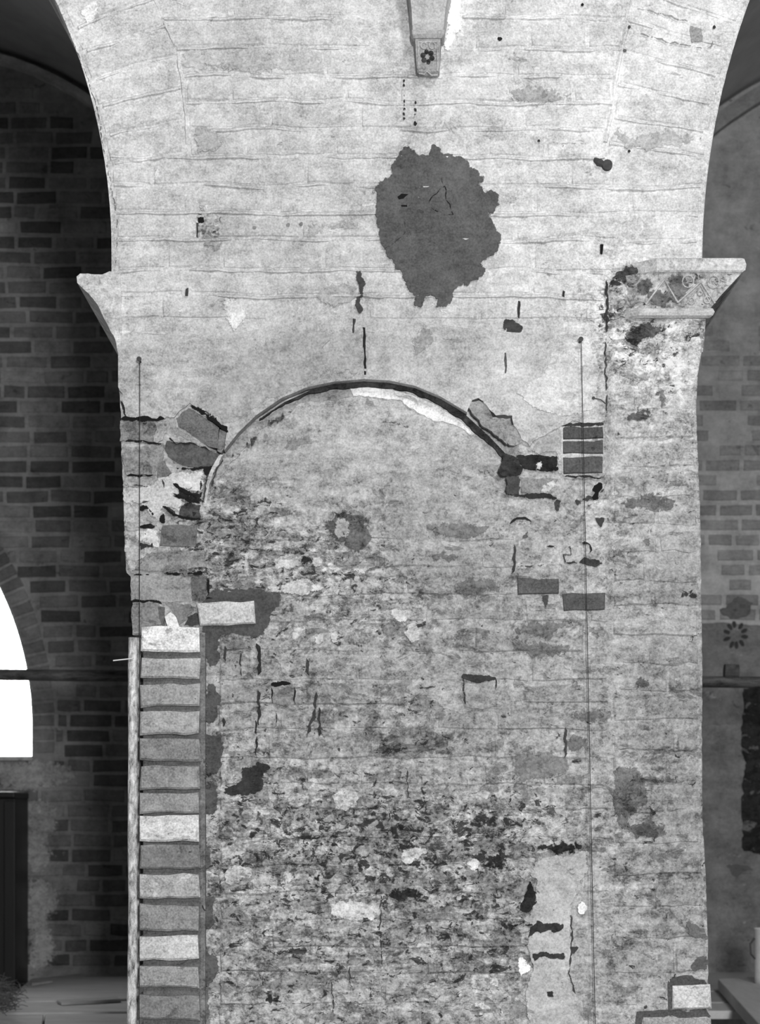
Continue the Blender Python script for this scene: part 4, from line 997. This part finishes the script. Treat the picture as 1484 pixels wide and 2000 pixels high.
# voussoirs round the window
pitch = 24.0; cxw = WXC + 200 - WR_
a = 0.0; amax = math.acos((WXC - cxw) / WR_)
k = 0
while a < amax - .02:
    da = pitch / WR_ * random.uniform(.9, 1.1)
    def q(r, an): return (cxw + r * math.cos(an), WSP - r * math.sin(an))
    g = 2.5 / WR_
    qq = [q(WR_ + 3, a + da - g), q(WR_ + 44, a + da - g), q(WR_ + 44, a + g), q(WR_ + 3, a + g)]; v_ = random.uniform(.12, .24)
    bbrick('arch_brick', qq, .006, v_, wl); m2 = [(2 * WXC - px, py) for px, py in qq]; bbrick('arch_brick', [m2[1], m2[0], m2[3], m2[2]], .006, v_, wl)
    a += da
for y in np.arange(WSP + 4, 1476, 25):
    bbrick('arch_brick', [(64, y), (106, y), (106, y + 22), (64, y + 22)], .006, random.uniform(.18, .26), wl)
# courses of the left wall
LVC = (-151.0, 678.0, 597.0); RVC = (1868.0, 864.0, 803.0)
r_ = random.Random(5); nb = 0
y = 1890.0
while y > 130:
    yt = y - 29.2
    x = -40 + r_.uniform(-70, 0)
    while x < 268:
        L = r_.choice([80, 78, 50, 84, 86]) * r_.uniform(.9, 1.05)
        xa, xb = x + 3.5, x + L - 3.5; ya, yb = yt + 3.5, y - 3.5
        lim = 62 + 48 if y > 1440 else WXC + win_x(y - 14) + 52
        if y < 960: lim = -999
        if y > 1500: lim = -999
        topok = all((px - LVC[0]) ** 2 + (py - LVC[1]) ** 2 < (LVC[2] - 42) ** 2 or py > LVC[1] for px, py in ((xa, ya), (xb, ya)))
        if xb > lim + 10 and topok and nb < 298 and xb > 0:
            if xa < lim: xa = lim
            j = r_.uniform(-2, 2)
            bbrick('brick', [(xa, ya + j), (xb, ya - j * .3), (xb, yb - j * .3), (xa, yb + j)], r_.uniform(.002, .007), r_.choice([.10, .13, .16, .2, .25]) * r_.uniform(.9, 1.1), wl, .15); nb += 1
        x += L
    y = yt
# right wall bricks
y = 1215.0
while y > 640:
    yt = y - 29.2; x = 1335 + r_.uniform(-60, 0)
    while x < 1530:
        L = r_.choice([78, 52, 76]) * r_.uniform(.92, 1.08)
        if r_.random() < .8:
            fade = np.interp(y, [640, 850, 1215], [.37, .30, .27])
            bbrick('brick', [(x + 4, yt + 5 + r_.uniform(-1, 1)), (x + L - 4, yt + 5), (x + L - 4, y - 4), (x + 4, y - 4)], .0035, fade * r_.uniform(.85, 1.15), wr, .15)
        x += L
    y = yt
# plaster lower on the right wall and painted remains
def bpatch(name, pts, val, h=.006, d=.1, l=.1, amp=.2, par=wr):
    global pseed
    pseed += 1
    return reparent(slab(name, ragged(pts, amp, 9, pseed), h, .012, M_back, None, (val, d, l), 30, .001, B), par)
bpatch('plaster_coat', [(1300, 1222), (1400, 1216), (1490, 1222), (1600, 1215), (1600, 1905), (1300, 1905)], .185, .007, .15, .2, .05)
bpatch('dark_fresco_remnant', [(1452, 1345), (1470, 1340), (1520, 1335), (1540, 1500), (1520, 1660), (1490, 1672), (1452, 1662), (1448, 1600), (1455, 1500), (1446, 1420)], .03, .011, .5, .42, .15)
bpatch('stain', [(1405, 1190), (1425, 1178), (1440, 1165), (1470, 1178), (1462, 1200), (1440, 1208), (1412, 1202)], .12, .010, .3, 0)
bpatch('stain', [(1418, 1690), (1445, 1690), (1470, 1700), (1450, 1702), (1440, 1712), (1428, 1708)], .12, .011)
bpatch('stain', [(1360, 1400), (1420, 1398), (1425, 1415), (1370, 1420)], .17, .011)
for k in range(10):
    an = k * 2 * math.pi / 10 + random.uniform(.1, .3); rx = 18
    c = Vector((1436 + rx * math.cos(an), 1240 + rx * 1.15 * math.sin(an))); dv = Vector((math.cos(an), math.sin(an) * 1.1)).normalized(); nv = Vector((-dv.y, dv.x))
    pts = [tuple(c + dv * random.uniform(6, 9) * math.cos(t) + nv * 4.0 * math.sin(t)) for t in np.linspace(0, 6.283, 9)[:-1]]
    reparent(slab('painted_petal', pts, .011, .01, M_back, None, (.05, 0, 0), None, 0, B), wr)
for pts, v_ in [([(48, 1565), (105, 1570), (118, 1600), (100, 1640), (110, 1680), (88, 1700), (50, 1695)], .33), ([(50, 1715), (95, 1722), (120, 1760), (96, 1800), (115, 1850), (100, 1885), (50, 1890)], .36), ([(62, 1486), (130, 1490), (150, 1520), (110, 1540), (0, 1545), (-20, 1490)], .34)]:
    o = film('plaster_smear', ragged(pts, .2, 9, 5), .010, (v_, .1, .25), 16, 0, B, wl); reparent(o, wl)
# the same courses carried on beyond the frame, joined
def field(parent, x0f, x1f, ylo, yhi, okfn, vals, hgt):
    vs_, fs, at = [], [], []; rr_ = random.Random(21); y = ylo
    while y > yhi:
        yt = y - 29.2; x = x0f + rr_.uniform(-60, 0)
        while x < x1f:
            L = rr_.choice([80, 78, 52, 84]) * rr_.uniform(.92, 1.06)
            if okfn(x, x + L, yt, y):
                b = len(vs_); c = [(x + 3.5, yt + 3.5), (x + L - 3.5, yt + 3.5), (x + L - 3.5, y - 3.5), (x + 3.5, y - 3.5)]
                vs_ += [B(px, py, hgt) for px, py in c] + [B(px, py, -.01) for px, py in c]; v_ = rr_.choice(vals)
                at += [(v_, .15, .05)] * 8
                fs += [[b, b + 3, b + 2, b + 1]] + [[b + i, b + (i + 1) % 4, b + 4 + (i + 1) % 4, b + 4 + i] for i in range(4)]
            x += L
        y = yt
    o = newobj('brick_field', vs_, fs, M_back, None, np.array(at)); o['kind'] = 'stuff'; reparent(o, parent)
def ok_left(xa, xb, ya, yb):
    if xb > -50 and xa < 280: return False
    if ya < LVC[1] and any((px - LVC[0]) ** 2 + (ya - LVC[1]) ** 2 > (LVC[2] - 42) ** 2 for px in (xa, xb)): return False
    if 950 < yb and ya < 1490:
        hw = max(win_x(ya), win_x(yb)) + 52
        if xb > WXC - hw and xa < WXC + hw: return False
    return True
field(wl, -1000, 735, 1890.0, 130, ok_left, [.10, .13, .16, .2, .25], .005)
field(wr, 745, 2400, 1215.0, 640, lambda a, b, c, d: not (b > 1272 and a < 1535), [.26, .3, .34], .0035)
# aisle vaults and wall arches
def vault(C, name, label, sgn):
    cx, cz, R = (C[0] - VX) / BS, (VY - C[1]) / BS, C[2] / BS
    vs_, fs = [], []; n = 40
    prof = [(cx - R, cz - .6)] + [(cx - R * math.cos(math.pi * k / n), cz + R * math.sin(math.pi * k / n)) for k in range(n + 1)] + [(cx + R, cz - .6)]
    for y in (THICK + .03, BY + .02):
        vs_ += [Vector((x, y, z)) for x, z in prof]
    m_ = len(prof)
    for k in range(m_ - 1): fs.append([k, k + 1, m_ + k + 1, m_ + k])
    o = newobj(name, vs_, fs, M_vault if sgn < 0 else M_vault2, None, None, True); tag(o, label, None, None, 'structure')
    # wall arch rib
    t = MB(); Ri = R - (.095 if sgn > 0 else .062)
    for k in range(n):
        a0, a1 = math.pi * k / n, math.pi * (k + 1) / n
        def P(r, a, y): return Vector((cx - r * math.cos(a), y, cz + r * math.sin(a)))
        Ro = R - .03
        t.add([P(Ri, a0, BY - .07), P(Ri, a1, BY - .07), P(Ro, a1, BY - .07), P(Ro, a0, BY - .07), P(Ri, a0, BY + .02), P(Ri, a1, BY + .02), P(Ro, a0, BY + .02), P(Ro, a1, BY + .02)],
              [[0, 1, 2, 3], [0, 4, 5, 1], [3, 2, 7, 6]])
    rb_ = t.build('wall_arch', M_back, wl if sgn < 0 else wr, (.30 if sgn > 0 else .5, .1, .1)); rb_.matrix_parent_inverse = __import__('mathutils').Matrix.Translation(-Vector((wl if sgn < 0 else wr).location))
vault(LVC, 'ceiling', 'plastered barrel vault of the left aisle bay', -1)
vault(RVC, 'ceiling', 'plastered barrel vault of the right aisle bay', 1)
o = MB().box(-.72, .78, THICK, BY, 2.1, 2.2).build('ceiling', M_vault); tag(o, 'flat soffit between the two aisle vaults behind the pier', None, None, 'structure')
o = MB().box(-6, 7, -9, BY + .2, -1.65, -1.55).build('floor', M_floor); tag(o, 'stone floor below the scaffold', None, None, 'structure')

# ------------------------------------------------------------------ scaffold tube behind the pier
sc = empty('scaffold_tube', (0, 3.0, .55)); tag(sc, 'long rusty horizontal scaffold tube running behind the pier', 'scaffold tube')
def T(px, py): return W(px, py, 3.0)
reparent(MB().tube([T(-900, 1311), T(-300, 1315), T(742, 1325), T(1500, 1333), T(2300, 1340)], .0225, 16).build('tube', M_tube, None, None, True), sc)
cl = MB().tube([T(1414, 1312) + Vector((0, 0, 0)), T(1442, 1313)], .030, 12); c0 = T(1420, 1300)
cl.box(c0.x - .012, c0.x + .03, c0.y - .03, c0.y + .02, c0.z - .02, c0.z + .004, .003)
reparent(cl.build('coupler', M_iron), sc)

# ------------------------------------------------------------------ cabinet at the far left
DZ = -.70
def cab():
    y = 4.03; s = FPX / (CAMD + y)
    xr_ = (30 - VX) / s; zt = (VY - 1546) / s
    xl_ = xr_ - 1.1
    e = empty('cabinet', ((xl_ + xr_) / 2, y + .3, -1.55)); tag(e, 'dark varnished wooden cabinet standing below the window at left', 'cabinet')
    reparent(MB().box(xl_, xr_ - .004, y + .012, BY - .02, -1.55, zt - .03, .004).build('body', M_dark), e)
    reparent(MB().box(xl_ - .02, xr_, y - .012, BY - .02, zt - .03, zt, .008).build('top', M_dark), e)
    for k in range(2):
        a = xr_ - .055 - .5 * (k + 1); b = xr_ - .055 - .5 * k - .02
        d = reparent(MB().box(a, b, y - .012, y + .02, -1.45, zt - .10, .006).build('door', M_dark), e)
        p_ = MB().box(a + .07, b - .07, y - .02, y, -1.30, zt - .22, .006).build('panel', M_dark); p_.parent = d
        q_ = MB().tube([Vector(((a + .03) if k == 0 else (b - .03), y - .012, -.5)), Vector(((a + .03) if k == 0 else (b - .03), y - .035, -.5))], .012, 10).build('knob', M_iron); q_.parent = d
    reparent(MB().box(xr_ - .05, xr_, y - .008, y + .02, -1.5, zt - .04, .004).build('stile', M_dark), e)
cab()

# ------------------------------------------------------------------ scaffold deck: boards on both sides of the pier
def board(poly_px, zt, th, name, mat, label, cat, group=None, dz=0.0):
    """polygon given in px on the horizontal plane z=zt"""
    P = []
    for px, py in poly_px:
        s = (VY - py) / zt; y = FPX / s - CAMD; P.append(Vector(((px - VX) / s, y, zt)))
    n = len(P); vs_ = P + [p - Vector((0, 0, th)) for p in P]
    a = sum((P[i].x * P[(i + 1) % n].y - P[(i + 1) % n].x * P[i].y) for i in range(n))
    top = list(range(n)); 
    if a < 0: top = top[::-1]
    fs = [top, [i + n for i in top[::-1]]]
    for i in range(n):
        k = top[i]; k2 = top[(i + 1) % n]; fs.append([k2, k, k + n, k2 + n])
    c = sum(P, Vector()) / n
    o = newobj(name, [v - c for v in vs_], fs, mat); o.location = c
    bv = o.modifiers.new('bevel', 'BEVEL'); bv.width = .004; bv.segments = 2
    return tag(o, label, cat, group)
grp = 'scaffold deck boards'
# left side
board([(62, 1911), (160, 1901), (170, 1907), (300, 1907), (310, 1950), (-140, 1957), (-140, 1942), (30, 1936)], DZ, .035, 'deck_board', M_dust, 'dusty broken deck board at the back of the left deck', 'board', grp)
board([(-145, 1961), (120, 1957), (312, 1954), (318, 1975), (-150, 1978)], DZ, .035, 'deck_board', M_dust, 'narrow dusty deck board in the middle of the left deck', 'board', grp)
board([(-155, 1982), (85, 1981), (74, 2060), (-180, 2060)], DZ - .004, .035, 'deck_board', M_dust, 'dusty deck slab at the lower left corner', 'board', grp)
board([(89, 1981), (320, 1979), (330, 2060), (78, 2060)], DZ - .002, .035, 'deck_board', M_dust, 'dusty deck slab at the foot of the wooden pole', 'board', grp)
board([(60, 1917), (100, 1912), (103, 1915), (62, 1921)], DZ + .0125, .012, 'wood_strip', M_wood, 'short thin strip of wood lying on the back left board', 'wood strip')
board([(110, 1953), (230, 1946), (236, 1951), (120, 1957)], DZ + .0145, .014, 'wood_strip', M_wood, 'long dark sliver of wood lying across the left boards', 'wood strip')
# right side
board([(1290, 1899), (1600, 1899), (1610, 1935), (1280, 1935)], DZ, .035, 'deck_board', M_wood, 'scaffold deck board against the right aisle wall', 'board', grp)
board([(1280, 1937), (1612, 1937), (1616, 1957), (1275, 1957)], DZ, .035, 'deck_board', M_wood, 'second scaffold deck board from the right aisle wall', 'board', grp)
board([(1275, 1959), (1616, 1959), (1620, 1974), (1270, 1974)], DZ, .032, 'deck_board', M_wood2, 'front scaffold deck board beside the lower right pier corner', 'board', grp)
# beam carrying the boards
board([(1402, 1912), (1600, 1900), (1760, 1990), (1485, 2003)], DZ + .05, .048, 'loose_plank', M_wood2, 'wide pale plank lying crosswise on the right deck', 'plank')
# deck bearers
for x_, lab in ((-1.9, 'left'), (1.95, 'right')):
    pass
# straw heap
sb = MB(); r_ = random.Random(3)
for k in range(420):
    px, py = r_.gauss(0, 18), r_.uniform(1938, 1995)
    s = (VY - py) / DZ; y = FPX / s - CAMD; c = Vector(((px - VX) / s, y, DZ + .03 + abs(r_.gauss(0, .022)) * max(0, 1 - abs(px) / 50)))
    d = Vector((r_.uniform(-1, 1), r_.uniform(-1, 1), r_.uniform(-.3, .5))).normalized() * r_.uniform(.012, .035)
    sb.tube([c - d, c + d * .2 + Vector((0, 0, .004)), c + d], .0014, 3, False)
o = sb.build('straw', M_straw); tag(o, 'tangled heap of straw at the left end of the deck boards', 'straw', None, 'stuff')
# pale container at the right frame edge
y_ = 3.1; s_ = FPX / (CAMD + y_)
cx_ = (1500 - VX) / s_; zt_ = (VY - 1813) / s_; zb_ = DZ + .05
ca = empty('tin_can', (cx_, y_, zb_)); tag(ca, 'pale tin can cut off by the right edge of the photo', 'can')
def lathe(prof, n=28):
    mb = MB()
    for r0, z0 in prof:
        for k in range(n): mb.v.append(Vector((cx_ + r0 * math.cos(2 * math.pi * k / n), y_ + r0 * math.sin(2 * math.pi * k / n), z0)))
    for i in range(len(prof) - 1):
        for k in range(n): mb.f.append([i * n + k, i * n + (k + 1) % n, (i + 1) * n + (k + 1) % n, (i + 1) * n + k])
    return mb
R_ = 28 / s_
reparent(lathe([(0.001, zb_), (R_ * .92, zb_), (R_ * .95, zb_ + .03), (R_, zt_ - .004), (R_ * 1.05, zt_), (R_ * .98, zt_), (R_ * .93, zb_ + .02), (.001, zb_ + .015)]).build('body', M_can, None, None, True), ca)
reparent(MB().tube([Vector((cx_ - R_ * 1.0, y_ - .01, zt_ - .04)), Vector((cx_ - R_ * 1.35, y_ - .03, zt_ - .06)), Vector((cx_ - R_ * 1.3, y_ - .03, zt_ - .10)), Vector((cx_ - R_ * .95, y_ - .01, zt_ - .12))], .004, 8).build('handle', M_iron), ca)
print('front bricks', nbrick, 'left bricks', nb, 'objects', len(bpy.data.objects))
